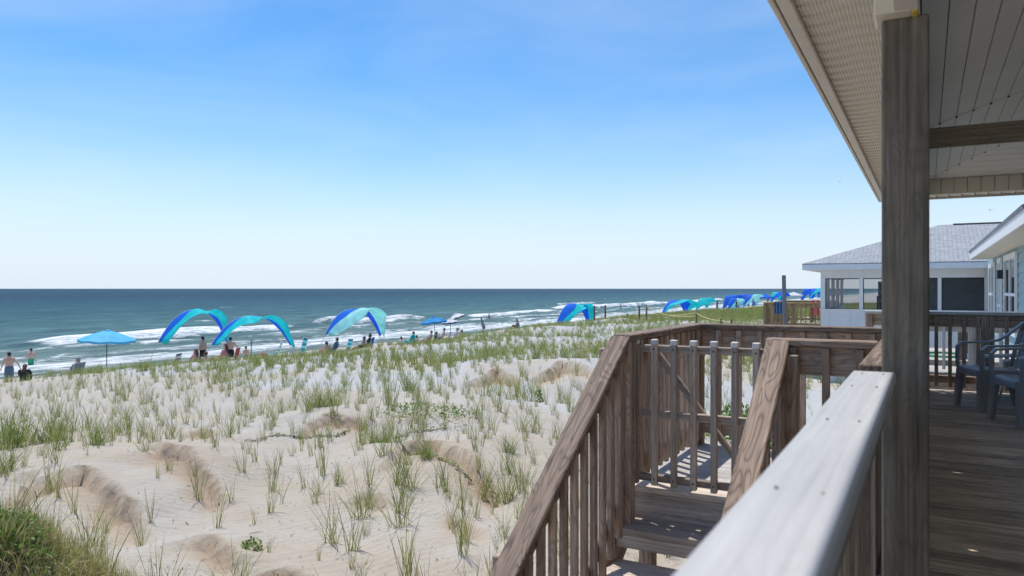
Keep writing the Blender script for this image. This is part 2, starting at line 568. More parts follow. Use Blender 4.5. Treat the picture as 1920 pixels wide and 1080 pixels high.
def sea_material():
    m, t, b = material('sea_water')
    L = t.links.new
    g = N(t, 'ShaderNodeNewGeometry')
    sep = N(t, 'ShaderNodeSeparateXYZ')
    L(g.outputs['Position'], sep.inputs[0])
    mpa = N(t, 'ShaderNodeMapping', Scale=(0.035, 0.010, 1))
    L(g.outputs['Position'], mpa.inputs[0])
    na = N(t, 'ShaderNodeTexNoise', Scale=1.0, Detail=4.0, Roughness=0.55)
    L(mpa.outputs[0], na.inputs['Vector'])
    xx = N(t, 'ShaderNodeMath', operation='MULTIPLY_ADD')       # distance off the beach with a wandering edge
    xx.inputs[1].default_value = 60.0
    L(na.outputs['Fac'], xx.inputs[0])
    L(sep.outputs[0], xx.inputs[2])
    off = N(t, 'ShaderNodeMapRange')
    off.inputs['From Min'].default_value = -15.0
    off.inputs['From Max'].default_value = -420.0
    L(xx.outputs[0], off.inputs[0])
    c = ramp(t, [(0.0, (0.14, 0.20, 0.185)), (0.10, (0.080, 0.165, 0.175)), (0.28, (0.042, 0.112, 0.142)), (0.6, (0.026, 0.080, 0.118)), (1.0, (0.020, 0.062, 0.102))])
    L(off.outputs[0], c.inputs[0])
    # streaks of chop
    mpb = N(t, 'ShaderNodeMapping', Scale=(0.55, 0.13, 1), Rotation=(0, 0, R(6)))
    L(g.outputs['Position'], mpb.inputs[0])
    nb = N(t, 'ShaderNodeTexNoise', Scale=1.0, Detail=6.0, Roughness=0.6, Distortion=0.4)
    L(mpb.outputs[0], nb.inputs['Vector'])
    sr = ramp(t, [(0.32, (0.45, 0.52, 0.58)), (0.52, (1, 1, 1)), (0.72, (1.55, 1.5, 1.4))])
    L(nb.outputs['Fac'], sr.inputs[0])
    col = mixrgb(t, c.outputs[0], sr.outputs[0], 0.8, 'MULTIPLY')
    bp = N(t, 'ShaderNodeBump', Strength=1.0, Distance=0.9)
    L(nb.outputs['Fac'], bp.inputs['Height'])
    nc = N(t, 'ShaderNodeTexNoise', Scale=1.6, Detail=4.0, Roughness=0.6)
    L(g.outputs['Position'], nc.inputs['Vector'])
    bp2 = N(t, 'ShaderNodeBump', Strength=0.8, Distance=0.35)
    L(nc.outputs['Fac'], bp2.inputs['Height'])
    L(bp.outputs[0], bp2.inputs['Normal'])
    # foam: 'tint' says how much the water is churned here, lace noise breaks it up
    at = N(t, 'ShaderNodeAttribute', attribute_name='tint')
    mpc = N(t, 'ShaderNodeMapping', Scale=(0.9, 0.28, 1))
    L(g.outputs['Position'], mpc.inputs[0])
    nd = N(t, 'ShaderNodeTexNoise', Scale=1.0, Detail=7.0, Roughness=0.68, Distortion=0.8)
    L(mpc.outputs[0], nd.inputs['Vector'])
    th = N(t, 'ShaderNodeMath', operation='ADD')
    L(at.outputs['Fac'], th.inputs[0])
    L(nd.outputs['Fac'], th.inputs[1])
    fm = N(t, 'ShaderNodeMapRange', interpolation_type='SMOOTHSTEP')
    fm.inputs['From Min'].default_value = 0.92
    fm.inputs['From Max'].default_value = 1.22
    L(th.outputs[0], fm.inputs[0])
    # scattered whitecaps far out
    mpw = N(t, 'ShaderNodeMapping', Scale=(0.30, 0.085, 1))
    L(g.outputs['Position'], mpw.inputs[0])
    nw = N(t, 'ShaderNodeTexNoise', Scale=1.0, Detail=3.0, Roughness=0.5)
    L(mpw.outputs[0], nw.inputs['Vector'])
    wm = N(t, 'ShaderNodeMapRange', interpolation_type='SMOOTHSTEP')
    wm.inputs['From Min'].default_value = 0.735
    wm.inputs['From Max'].default_value = 0.77
    L(nw.outputs['Fac'], wm.inputs[0])
    mxm = N(t, 'ShaderNodeMath', operation='MAXIMUM')
    L(fm.outputs[0], mxm.inputs[0])
    L(wm.outputs[0], mxm.inputs[1])
    col2 = mixrgb(t, col, (0.80, 0.82, 0.83), mxm.outputs[0])
    rr = N(t, 'ShaderNodeMapRange')
    rr.inputs['To Min'].default_value = 0.18
    rr.inputs['To Max'].default_value = 0.9
    L(mxm.outputs[0], rr.inputs[0])
    df = N(t, 'ShaderNodeBsdfDiffuse')
    L(col2, df.inputs['Color'])
    L(bp2.outputs[0], df.inputs['Normal'])
    gl = N(t, 'ShaderNodeBsdfGlossy')
    L(rr.outputs[0], gl.inputs['Roughness'])
    L(bp2.outputs[0], gl.inputs['Normal'])
    fr = N(t, 'ShaderNodeFresnel', IOR=1.33)
    L(bp2.outputs[0], fr.inputs['Normal'])
    fm2 = N(t, 'ShaderNodeMapRange')
    fm2.inputs['To Max'].default_value = 0.24
    L(fr.outputs[0], fm2.inputs[0])
    mxs = N(t, 'ShaderNodeMixShader')
    L(fm2.outputs[0], mxs.inputs[0])
    L(df.outputs[0], mxs.inputs[1])
    L(gl.outputs[0], mxs.inputs[2])
    t.nodes.remove(b)
    L(mxs.outputs[0], t.nodes['Material Output'].inputs['Surface'])
    return m


def shingle_material():
    m, t, b = material('grey_asphalt_shingle')
    L = t.links.new
    uv = N(t, 'ShaderNodeTexCoord')
    br = N(t, 'ShaderNodeTexBrick', Scale=1.0)
    br.inputs['Brick Width'].default_value = 0.24
    br.inputs['Row Height'].default_value = 0.11
    br.inputs['Mortar Size'].default_value = 0.008
    br.inputs['Color1'].default_value = (0.33, 0.35, 0.37, 1)
    br.inputs['Color2'].default_value = (0.42, 0.435, 0.45, 1)
    br.inputs['Mortar'].default_value = (0.15, 0.16, 0.17, 1)
    L(uv.outputs['UV'], br.inputs['Vector'])
    n = N(t, 'ShaderNodeTexNoise', Scale=9.0, Detail=5.0)
    L(uv.outputs['UV'], n.inputs['Vector'])
    r2 = ramp(t, [(0.3, (0.75, 0.75, 0.75)), (0.7, (1.15, 1.15, 1.15))])
    L(n.outputs['Fac'], r2.inputs[0])
    L(mixrgb(t, br.outputs['Color'], r2.outputs[0], 0.8, 'MULTIPLY'), b.inputs['Base Color'])
    b.inputs['Roughness'].default_value = 0.9
    bp = N(t, 'ShaderNodeBump', Strength=0.8, Distance=0.01)
    L(br.outputs['Fac'], bp.inputs['Height'])
    bp.invert = True
    L(bp.outputs[0], b.inputs['Normal'])
    return m


def soffit_material():
    """cream vinyl with rows of small vent slots"""
    m, t, b = material('vented_soffit_vinyl')
    L = t.links.new
    co = N(t, 'ShaderNodeTexCoord')
    br = N(t, 'ShaderNodeTexBrick', Scale=1.0, offset=0.0)
    br.inputs['Brick Width'].default_value = 0.0145
    br.inputs['Row Height'].default_value = 0.030
    br.inputs['Mortar Size'].default_value = 0.0042
    br.inputs['Mortar Smooth'].default_value = 0.3
    br.inputs['Color1'].default_value = (0.64, 0.58, 0.48, 1)
    br.inputs['Color2'].default_value = (0.66, 0.60, 0.50, 1)
    br.inputs['Mortar'].default_value = (0.84, 0.79, 0.69, 1)
    L(co.outputs['Object'], br.inputs['Vector'])
    n = N(t, 'ShaderNodeTexNoise', Scale=5.0, Detail=4.0)
    L(co.outputs['Object'], n.inputs['Vector'])
    r2 = ramp(t, [(0.3, (0.85, 0.85, 0.85)), (0.7, (1.08, 1.08, 1.08))])
    L(n.outputs['Fac'], r2.inputs[0])
    L(mixrgb(t, br.outputs['Color'], r2.outputs[0], 1.0, 'MULTIPLY'), b.inputs['Base Color'])
    b.inputs['Roughness'].default_value = 0.5
    bp = N(t, 'ShaderNodeBump', Strength=0.5, Distance=0.003)
    L(br.outputs['Fac'], bp.inputs['Height'])
    L(bp.outputs[0], b.inputs['Normal'])
    return m


def screen_material():
    m, t, b = material('insect_screen')
    b.inputs['Base Color'].default_value = (0.045, 0.05, 0.055, 1)
    b.inputs['Roughness'].default_value = 0.5
    tr = N(t, 'ShaderNodeBsdfTransparent')
    mx = N(t, 'ShaderNodeMixShader')
    mx.inputs[0].default_value = 0.30
    t.links.new(tr.outputs[0], mx.inputs[1])
    t.links.new(b.outputs[0], mx.inputs[2])
    t.links.new(mx.outputs[0], t.nodes['Material Output'].inputs['Surface'])
    return m


def glass_material():
    m, t, b = material('window_glass')
    b.inputs['Base Color'].default_value = (0.05, 0.06, 0.07, 1)
    b.inputs['Roughness'].default_value = 0.05
    b.inputs['Specular IOR Level'].default_value = 0.7
    return m


M_SAND = sand_material()
M_SEA = sea_material()
M_SHINGLE = shingle_material()
M_SOFFIT = soffit_material()
M_SCREEN = screen_material()
M_GLASS = glass_material()

# ================================================================== THE LAND
SCARPS = []       # eroded lips: a wandering edge with a steep face on the landward side and a long run-out


def scarp(pts, depth, run):
    P = [spot(px, D) for px, D in pts]
    A = sorted(((x * math.cos(YAW) + y * math.sin(YAW), -x * math.sin(YAW) + y * math.cos(YAW)) for x, y in P))
    SCARPS.append((np.array([a for a, d in A]), np.array([d for a, d in A]), depth, run))


scarp([(20, 9.7), (60, 10.5), (110, 10.95), (165, 10.9), (225, 10.0), (280, 9.1)], 0.22, 0.9)
scarp([(285, 12.2), (330, 11.9), (365, 11.3), (435, 10.5)], 0.17, 0.8)
scarp([(345, 8.9), (380, 9.25), (415, 9.1), (465, 8.5)], 0.16, 0.6)
scarp([(480, 8.3), (530, 8.2), (600, 7.6)], 0.10, 0.5)
scarp([(715, 11.6), (755, 12.6), (800, 13.1), (860, 12.5), (940, 10.9)], 0.22, 1.0)
scarp([(560, 14.6), (620, 15.4), (690, 15.0)], 0.14, 0.8)
scarp([(340, 14.4), (375, 14.9), (410, 14.3)], 0.10, 0.5)
scarp([(880, 22.0), (930, 24.0), (975, 22.5)], 0.26, 1.6)
scarp([(1000, 22.5), (1050, 24.5), (1110, 23.5)], 0.30, 1.6)
scarp([(820, 9.9), (880, 9.6), (920, 9.0)], 0.10, 0.6)
scarp([(640, 10.2), (690, 10.6), (730, 10.2)], 0.08, 0.5)
MOUNDS = []       # (x, y, radius, height)


def mound(px, D, r, h):
    x, y = spot(px, D)
    MOUNDS.append((x, y, r, h))


mound(130, 11.0, 2.6, 0.30)
mound(-40, 5.0, 1.15, 0.92)
mound(-190, 5.6, 1.5, 0.8)
mound(80, 5.15, 0.75, 0.25)
mound(620, 16.2, 1.7, 0.25)
mound(790, 12.4, 1.5, 0.30)
mound(370, 12.2, 0.9, 0.18)
mound(300, 10.2, 1.0, 0.12)
mound(880, 17.5, 2.5, 0.30)
mound(1080, 24.0, 3.5, 0.30)
FWD = (-math.sin(YAW), math.cos(YAW))
RGT = (math.cos(YAW), math.sin(YAW))


def terrain(x, y, want_tint=False):
    x = np.asarray(x, float)
    y = np.asarray(y, float)
    xw = x + 1.6 * (fbm(x * 0 + 3.3, y * 0.05, 5, 3) - 0.5) * 2 + 1.0 * (vnoise(x * 0 + 1, y * 0.21, 9) - 0.5)
    prof = np.interp(xw, [-400, -120, -60, -46, -36, -31, -28.6, -26.5, -24, -18, -12, -6, -2, 6, 400],
                     [-14, -7.5, -4.7, -3.95, -3.25, -2.95, -2.55, -2.06, -1.88, -1.72, -1.62, -1.72, -1.9, -2.0, -2.0])
    rise = (0.36 * sstep(30, 48, y) - 0.55 * sstep(70, 105, y)) * sstep(-30, -26, x)
    dune = sstep(-29.5, -25.5, xw)                      # 1 on the dune, 0 on the beach
    land = sstep(4, -3, x)
    z = prof + rise
    z = z + dune * land * ((fbm(x * 0.22, y * 0.22, 21, 3) - 0.5) * 0.62 + (fbm(x * 0.7, y * 0.7, 31, 3) - 0.5) * 0.13 - 0.16 * np.abs(fbm(x * 0.45 + 9, y * 0.45, 36, 4) - 0.5))
    z = z + (0.25 + 0.75 * dune) * ((fbm(x * 3.1, y * 3.1, 41, 3) - 0.5) * 0.05 - 0.07 * np.abs(fbm(x * 1.6, y * 1.6, 43, 4) - 0.5))
    tint = dune * 0.0
    for (mx, my, r, h) in MOUNDS:
        d2 = ((x - mx) ** 2 + (y - my) ** 2) / (r * r)
        z = z + h * np.exp(-d2)
    a = x * RGT[0] + y * RGT[1]
    d = x * FWD[0] + y * FWD[1]
    wob = (fbm(x * 1.7, y * 1.7, 51, 4) - 0.5) * 0.55
    for (A, Dl, dep, run) in SCARPS:
        e = np.interp(a, A, Dl) - d + wob
        m_ = 0.30
        env = sstep(A[0] - m_, A[0] + m_, a) * (1 - sstep(A[-1] - m_, A[-1] + m_, a)) * (0.75 + 0.5 * vnoise(a * 2.1, a * 0 + dep * 90, 57))
        drop = sstep(0.0, 0.17, e) * np.exp(-np.clip(e - 0.17, 0, None) / run)
        z = z - dep * env * drop + dep * 0.30 * env * np.exp(-(np.clip(-e, 0, None) / 0.35) ** 2) * (e < 0.0) * 1.0
        z = z + dep * 0.30 * env * (e >= 0) * np.exp(-(e / 0.10) ** 2)
        tint = np.maximum(tint, np.clip(env, 0, 1) * sstep(-0.12, 0.05, e) * np.exp(-np.clip(e - 0.2, 0, None) / (run * 1.3)))
    if want_tint:
        near = sstep(17, 8, np.abs(y - 4) + np.abs(x + 5) * 0.65)
        tint = np.maximum(tint * 1.05, 0.56 * near * dune)  # scarp tan strengthened to warm the shade below the lips
        tint = np.maximum(tint, 0.45 * sstep(0.5, 0.62, fbm(x * 0.16, y * 0.16, 77, 3)) * dune)
        tint = np.maximum(tint, 0.45 * (1 - dune))
        bx_, by_ = spot(-60, 5.0)
        soil = sstep(1.9, 1.0, np.hypot(x - bx_, y - by_) + 1.2 * (fbm(x * 1.6, y * 1.6, 88, 3) - 0.5))
        tint = tint + 1.6 * soil
        return z, tint
    return z




def axis(segs):
    """non-uniform grid lines: list of (start, stop, step)"""
    out = []
    for a, b, s in segs:
        out += list(np.arange(a, b, s))
    out.append(segs[-1][1])
    return np.array(out)


gx = axis([(-400, -120, 40), (-120, -50, 5), (-50, -31, 0.8), (-31, -24, 0.3), (-24, -13, 0.16), (-13, -2, 0.085), (-2, 4, 0.3), (4, 40, 4), (40, 400, 60)])
gy = axis([(-400, -40, 60), (-40, 0, 2), (0, 2.5, 0.25), (2.5, 16, 0.085), (16, 30, 0.16), (30, 60, 0.4), (60, 140, 1.2), (140, 400, 6), (400, 3000, 100), (3000, 15000, 1500)])
GX, GY = np.meshgrid(gx, gy)
TZ, TT = terrain(GX.ravel(), GY.ravel(), True)
nx, ny = len(gx), len(gy)
TG = TZ.reshape(ny, nx)


def tzv(x, y):
    x = np.asarray(x, float)
    y = np.asarray(y, float)
    i = np.clip(np.searchsorted(gx, x) - 1, 0, nx - 2)
    j = np.clip(np.searchsorted(gy, y) - 1, 0, ny - 2)
    u = (x - gx[i]) / (gx[i + 1] - gx[i])
    v = (y - gy[j]) / (gy[j + 1] - gy[j])
    return (TG[j, i] * (1 - u) + TG[j, i + 1] * u) * (1 - v) + (TG[j + 1, i] * (1 - u) + TG[j + 1, i + 1] * u) * v


def tz(x, y):
    return float(tzv(x, y))


idx = np.arange(nx * ny).reshape(ny, nx)
quads = np.stack([idx[:-1, :-1], idx[:-1, 1:], idx[1:, 1:], idx[1:, :-1]], -1).reshape(-1, 4)
me = me_np('dune_ground', np.stack([GX.ravel(), GY.ravel(), TZ], 1), quads, 4, True, TT)
ground = mesh_obj('dune_ground', me, M_SAND)
tag(ground, 'pale rolling dune sand sloping down to the beach', kind='structure')

# ------------------------------------------------------------------ the sea
SEA = -3.9
sx = axis([(-30000, -6000, 3000), (-6000, -900, 300), (-900, -300, 25), (-300, -130, 4), (-130, -82, 1.2), (-82, -66, 0.35), (-66, -40, 0.7)])
sy = axis([(-8000, -200, 600), (-200, 0, 12), (0, 140, 1.0), (140, 330, 2.2), (330, 900, 12), (900, 30000, 1200)])
SX, SY = np.meshgrid(sx, sy)
X, Y = SX.ravel(), SY.ravel()


def breaker(xc, y0, y1, h, wob=2.5, seed=1, width=1.5):
    """a rolling wave line near x = xc between y0 and y1: raised crest, foam on its shoreward face"""
    c = xc + wob * (fbm(Y * 0.045, Y * 0 + seed, seed, 3) - 0.5) * 2
    env = sstep(y0, y0 + 10, Y) * (1 - sstep(y1 - 10, y1, Y)) * (0.65 + 0.7 * vnoise(Y * 0.11, Y * 0 + 2.2, seed + 3))
    d = X - c
    crest = np.where(d < 0, np.exp(-(d / (width * 2.4)) ** 2), np.exp(-(d / (width * 0.7)) ** 2))
    foam = np.where(d < 0, np.exp(-(d / 0.7) ** 2), np.exp(-(d / (width * 1.45)) ** 2))
    foam = foam * (0.72 + 0.5 * fbm(X * 0.25, Y * 0.14, seed + 40, 3))
    return h * env * crest, foam * np.clip(env * 1.5, 0, 1)


zz = np.zeros_like(X)
ff = np.zeros_like(X)
decay = np.exp(-np.clip(-X - 130, 0, None) / 160) * np.exp(-np.clip(Y - 200, 0, None) / 200)
zz += decay * ((fbm(X * 0.10, Y * 0.022, 61, 3) - 0.5) * 0.9 + (fbm(X * 0.35, Y * 0.1, 62, 3) - 0.5) * 0.5) * sstep(-46, -62, X)
for args in [(-72, 33, 74, 0.75, 2.0, 3, 1.7), (-75, 72, 108, 0.85, 2.0, 5, 1.7), (-71, 104, 150, 0.55, 2.0, 7, 1.5), (-76, 150, 330, 0.8, 3.0, 9, 2.0),
             (-93, 66, 80, 0.5, 1.0, 11, 1.2), (-88, 100, 112, 0.5, 1.0, 12, 1.2), (-66, 128, 190, 0.4, 1.5, 18, 1.3),
             (-104, 210, 250, 0.5, 1.0, 14, 1.5), (-61, 20, 330, 0.28, 2.5, 15, 1.6), (-55, 5, 330, 0.22, 2.5, 16, 1.8)]:
    h, f = breaker(*args)
    zz += h
    ff = np.maximum(ff, f * (0.74 if args[3] > 0.4 else 0.56))
swash = sstep(-60, -52, X + 3 * (fbm(Y * 0.04, X * 0.02, 71, 3) - 0.5) * 2)
ff = np.maximum(ff, 0.60 * swash * (1 - 0.35 * sstep(-50, -45, X)))
ff = np.maximum(ff, 0.27 * sstep(-76, -60, X) )
zz = zz - 0.35 * sstep(-44, -40, X)
sn, sm = len(sx), len(sy)
idx = np.arange(sn * sm).reshape(sm, sn)
quads = np.stack([idx[:-1, :-1], idx[:-1, 1:], idx[1:, 1:], idx[1:, :-1]], -1).reshape(-1, 4)
sea = mesh_obj('sea', me_np('sea', np.stack([X, Y, SEA + zz], 1), quads, 4, True, ff), M_SEA)
tag(sea, 'blue green sea with white breakers rolling onto the beach', kind='structure')

# ================================================================== OUR DECK
deck = empty('deck', (0, 0, -0.3), None, None)
tag(deck, 'shaded grey plank deck under the porch roof', kind='structure')
DX0, DX1 = -0.20, 3.6
BW = 0.145
y = -2.6
while y < 10.02:
    dz = random.uniform(-0.002, 0.002)
    board('plank', (DX0 + random.uniform(-0.004, 0.004), y + BW / 2, -0.019 + dz), (DX1, y + BW / 2, -0.019 + dz), BW - random.uniform(0.006, 0.011), 0.038, M_DECK, deck)
    y += BW
board('rim_joist', (DX0 + 0.03, -2.6, -0.16), (DX0 + 0.03, 10.0, -0.16), 0.038, 0.235, M_STAIR, deck)
board('rim_joist', (DX0 + 0.03, 10.0, -0.16), (DX1, 10.0, -0.16), 0.038, 0.235, M_STAIR, deck)
for yy in (-1.5, 1.6, 4.4, 7.2, 9.8):
    gz = tz(0, yy) - 0.3
    board('piling', (0.02, yy, gz), (0.02, yy, -0.28), 0.16, 0.16, M_STAIR, deck, up=(1, 0, 0))
for xx in (1.6, 3.3):
    board('piling', (xx, 9.8, tz(xx, 9.8) - 0.3), (xx, 9.8, -0.28), 0.16, 0.16, M_STAIR, deck, up=(1, 0, 0))


def railing(label, p0, p1, z0=0.0, top=0.93, cap_w=0.14, cap_t=0.038, cap_mat=None, mat=None, n_pick=None, pick=0.038, gap=0.14, side=0.0,
            posts=(), bottom=0.09, apron=0.135, name='deck_railing', group=None, cap_over=(0, 0), post_w=0.089, post_mat=None):
    """level railing: flat cap, apron board under it, square pickets, bottom rail, posts at fractions along"""
    mat = mat or M_STAIR
    cap_mat = cap_mat or M_CAP
    p0, p1 = Vector((*p0, 0)), Vector((*p1, 0))
    d = (p1 - p0).normalized()
    nrm = Vector((-d.y, d.x, 0))
    e = empty(name, (p0.x, p0.y, z0), label, 'railing', group)
    zc = top - cap_t / 2
    board('cap_rail', p0 - d * cap_over[0] + Vector((0, 0, zc)), p1 + d * cap_over[1] + Vector((0, 0, zc)), cap_w, cap_t, cap_mat, e, bev=0.006)
    za = top - cap_t - 0.001 - apron / 2
    s = nrm * side
    board('top_rail', p0 + s + Vector((0, 0, za)), p1 + s + Vector((0, 0, za)), 0.036, apron, mat, e)
    zb = z0 + bottom + 0.045
    board('bottom_rail', p0 + s + Vector((0, 0, zb)), p1 + s + Vector((0, 0, zb)), 0.036, 0.088, mat, e)
    L = (p1 - p0).length
    n = n_pick or max(2, int(L / gap))
    off = nrm * (side - (0.018 + pick / 2 + 0.001) * (1 if side >= 0 else -1))
    for k in range(n):
        q = p0 + d * (L * (k + 0.5) / n) + off
        board('picket', q + Vector((0, 0, z0 + 0.045)), q + Vector((0, 0, top - cap_t - 0.004)), pick, pick * random.uniform(0.94, 1.0), mat, e, up=nrm)
    for f in posts:
        q = p0 + d * (L * f) + s * 0
        board('post', q + Vector((0, 0, z0 - 0.25)), q + Vector((0, 0, top - cap_t - 0.002)), post_w, post_w, post_mat or mat, e, up=nrm)
    return e


# near railing beside the camera: silvered flat cap, then the same rail beyond the porch post
fg_rail = railing('long deck railing in the foreground with a wide silvery white cap board', (-0.149, -1.6), (-0.149, 2.68), cap_w=0.128, cap_mat=M_WHITECAP, gap=0.098, side=-0.012, pick=0.042)
for ys in (0.45, 1.05, 1.65, 2.25, 2.60):
    for xs_ in (-0.178, -0.118):
        V, Fc = tube_arrays([(xs_ + random.uniform(-.004, .004), ys + random.uniform(-.01, .01), 0.9285), (xs_, ys, 0.9306)], 0.0028, 8)
        mesh_obj('screw_head', me_from('screw_head', V, Fc), M_SEAM, None, fg_rail)
railing('short brown cap railing behind the big porch post, running to the stairs', (-0.149, 2.93), (-0.149, 4.14), cap_w=0.128, gap=0.047, pick=0.042, side=-0.012, posts=(0.97,))  # pickets set nearly touching so less sun reaches the deck
railing('added close picket gate section hidden behind the porch post, keeping sun off the deck', (-0.149, 4.16), (-0.149, 5.785), cap_w=0.128, gap=0.047, pick=0.042, side=-0.012, name='sun_block_gate')  # unseen gate, added to block sunlight from the deck boards
railing('added close picket railing hidden behind the porch post, keeping sun off the deck', (-0.149, 5.80), (-0.149, 9.98), cap_w=0.128, gap=0.047, pick=0.042, side=-0.012)  # unseen railing, put in to keep sun stripes off the deck
# cross piece from the deck corner to the stair newel
railing('short cross railing between the porch post and the right stair rail', (-0.70, 4.215), (-0.215, 4.215), cap_w=0.12, gap=0.16, side=0.0, apron=0.15, posts=(0.03,), cap_over=(0.06, 0.0))
# landing railings
railing('landing railing on the dune side with tightly seen upright pickets', (-1.56, 4.12), (-1.56, 5.64), cap_w=0.12, gap=0.125, side=0.0, posts=(0.03, 0.97))
railing('landing railing along the back, seen behind the gate', (-1.60, 5.705), (-0.10, 5.705), cap_w=0.13, gap=0.15, side=0.0, posts=(0.035, 0.97), apron=0.16)
# far end railing
railing('far end deck railing with a pale cap behind the grey chairs', (-0.66, 10.08), (3.5, 10.08), cap_w=0.14, cap_mat=M_WHITECAP, gap=0.135, pick=0.040, side=0.0, posts=(0.012, 0.30, 0.65, 0.98), apron=0.14)

# landing floor
landing = empty('landing', (-0.9, 5, 0), 'small brown landing platform at the top of the beach stairs', 'platform')
yl = 4.30
k = 0
while yl < 5.74:
    board('plank', (-1.64, yl + BW / 2, -0.019), (-0.215, yl + BW / 2, -0.019), BW - 0.007, 0.038, M_BLEACH if k else M_TREAD, landing)
    yl += BW
    k += 1
board('rim_joist', (-1.62, 4.33, -0.135), (-0.215, 4.33, -0.135), 0.036, 0.19, M_TREAD, landing)
board('rim_joist', (-1.62, 5.70, -0.135), (-0.215, 5.70, -0.135), 0.036, 0.19, M_STAIR, landing)
board('rim_joist', (-1.61, 4.36, -0.135), (-1.61, 5.67, -0.135), 0.036, 0.19, M_STAIR, landing)
for (xx, yy) in ((-1.52, 4.45), (-1.52, 5.6), (-0.35, 5.6), (-0.75, 4.45)):
    board('piling', (xx, yy, tz(xx, yy) - 0.3), (xx, yy, -0.042), 0.089, 0.089, M_STAIR, landing, up=(1, 0, 0))

# stairs descending from the landing towards the camera side
RISE, RUN = 0.185, 0.272
stairs = empty('beach_stairs', (-1.2, 1.8, tz(-1.2, 1.8)), 'brown timber stairs with open risers leading down from the gate to the sand', 'stairs')
XL, XR = -1.60, -0.74
for k in range(1, 9):
    zt = -RISE * k
    yf = 4.32 - RUN * k
    board('tread', (XL + 0.02, yf + 0.072, zt - 0.019), (XR - 0.02, yf + 0.072, zt - 0.019), 0.14, 0.038, M_TREAD, stairs)
    board('tread', (XL + 0.02, yf + 0.216, zt - 0.019), (XR - 0.02, yf + 0.216, zt - 0.019), 0.138, 0.038, M_TREAD, stairs)
    board('riser', (XL + 0.022, yf + 0.024, zt - 0.078), (XR - 0.022, yf + 0.024, zt - 0.078), 0.036, 0.076, M_TREAD, stairs)
for xs in (XL, XR):
    sl = RISE / RUN
    a = Vector((xs, 4.30, -0.20))
    b_ = Vector((xs, 4.30 - 2.45, -0.20 - 2.45 * sl))
    board('stringer', a, b_, 0.038, 0.235, M_STAIR, stairs, up=(0, 0, 1))


def stair_rail(label, x, ytop, ybot, inner):
    sl = RISE / RUN
    e = empty('stair_railing', (x, ybot, -1.5), label, 'railing')
    zt = 0.93

    def zc(yv):
        return zt - (ytop - yv) * sl
    ang = math.cos(math.atan(sl))
    board('cap_rail', (x, ytop, zc(ytop) - 0.02), (x, ybot, zc(ybot) - 0.02), 0.12, 0.038, M_CAP, e, bev=0.006)
    board('top_rail', (x, ytop - 0.02, zc(ytop) - 0.045 - 0.06), (x, ybot, zc(ybot) - 0.045 - 0.075), 0.034, 0.088, M_STAIR, e)
    board('bottom_rail', (x, ytop - 0.02, zc(ytop) - 0.93 + 0.02), (x, ybot, zc(ybot) - 0.93 + 0.02), 0.034, 0.088, M_STAIR, e)
    yv = ytop - 0.13
    while yv > ybot + 0.05:
        board('picket', (x + inner * 0.038, yv, zc(yv) - 1.06), (x + inner * 0.038, yv, zc(yv) - 0.055), 0.036, 0.036, M_STAIR, e, up=(1, 0, 0))
        yv -= 0.122
    for yv in (ytop - 0.03, ytop - 1.25, ybot + 0.06):
        board('post', (x - inner * 0.064, yv, min(zc(yv) - 1.5, 5)), (x - inner * 0.064, yv, zc(yv) - 0.06), 0.089, 0.089, M_STAIR, e, up=(1, 0, 0))
    return e


stair_rail('left stair railing with a swirling brown grain cap, beside the dune', -1.565, 4.10, 1.75, 1)
stair_rail('right stair railing with a brown cap, nearest the silvery foreground railing', -0.695, 4.17, 1.75, -1)

# gate
gate = empty('gate', (-1.5, 4.27, 0.03), 'grey picket gate with a diagonal brace closing the top of the stairs', 'gate')
for k in range(7):
    xg = -1.528 + 0.1172 * k
    p = board('picket', (xg, 4.255, 0.03), (xg, 4.255, 0.893), 0.036, 0.034, M_GATE, gate, up=(0, -1, 0))
    board('lit_cut_end', (xg, 4.255, 0.865), (xg, 4.255, 0.898), 0.039, 0.037, M_SUNLIT_END, p, up=(0, -1, 0))  # bright sleeve on the cut end carries the sunlit picket top
    for zb in (0.84, 0.07):
        V, Fc = tube_arrays([(xg, 4.2375, zb), (xg, 4.2335, zb)], 0.006, 8)
        mesh_obj('bolt_head', me_from('bolt_head', V, Fc), M_SEAM, None, p)
board('stile', (-1.588, 4.262, 0.02), (-1.588, 4.262, 0.865), 0.055, 0.036, M_GATE, gate, up=(0, -1, 0))
for z0, z1 in ((0.818, 0.862), (0.425, 0.468), (0.045, 0.085)):
    board('cross_rail', (-1.56, 4.295, (z0 + z1) / 2), (-0.795, 4.295, (z0 + z1) / 2), 0.044, z1 - z0, M_GATE, gate)
board('brace', (-1.46, 4.336, 0.86), (-0.86, 4.336, 0.10), 0.036, 0.034, M_GATE, gate, up=(0, 1, 0))

# ================================================================== PORCH ROOF
ZE = 2.30          # soffit level
XE = -0.50         # eave edge
YE = 10.32         # far eave edge
YN = -2.6
roof = empty('porch_roof', (1.5, 4, ZE), 'cream porch roof overhead with vented eaves and a boarded ceiling', 'roof')
PITCH = 0.35
# fascia boards
board('fascia', (XE - 0.012, YN, ZE + 0.055), (XE - 0.012, YE, ZE + 0.055), 0.022, 0.15, M_FASCIA, roof)
board('fascia', (XE, YE + 0.012, ZE + 0.055), (4.2, YE + 0.012, ZE + 0.055), 0.022, 0.15, M_FASCIA, roof)
board('edge_trim', (XE + 0.032, YN, ZE - 0.012), (XE + 0.032, YE - 0.05, ZE - 0.012), 0.05, 0.022, M_FASCIA, roof)


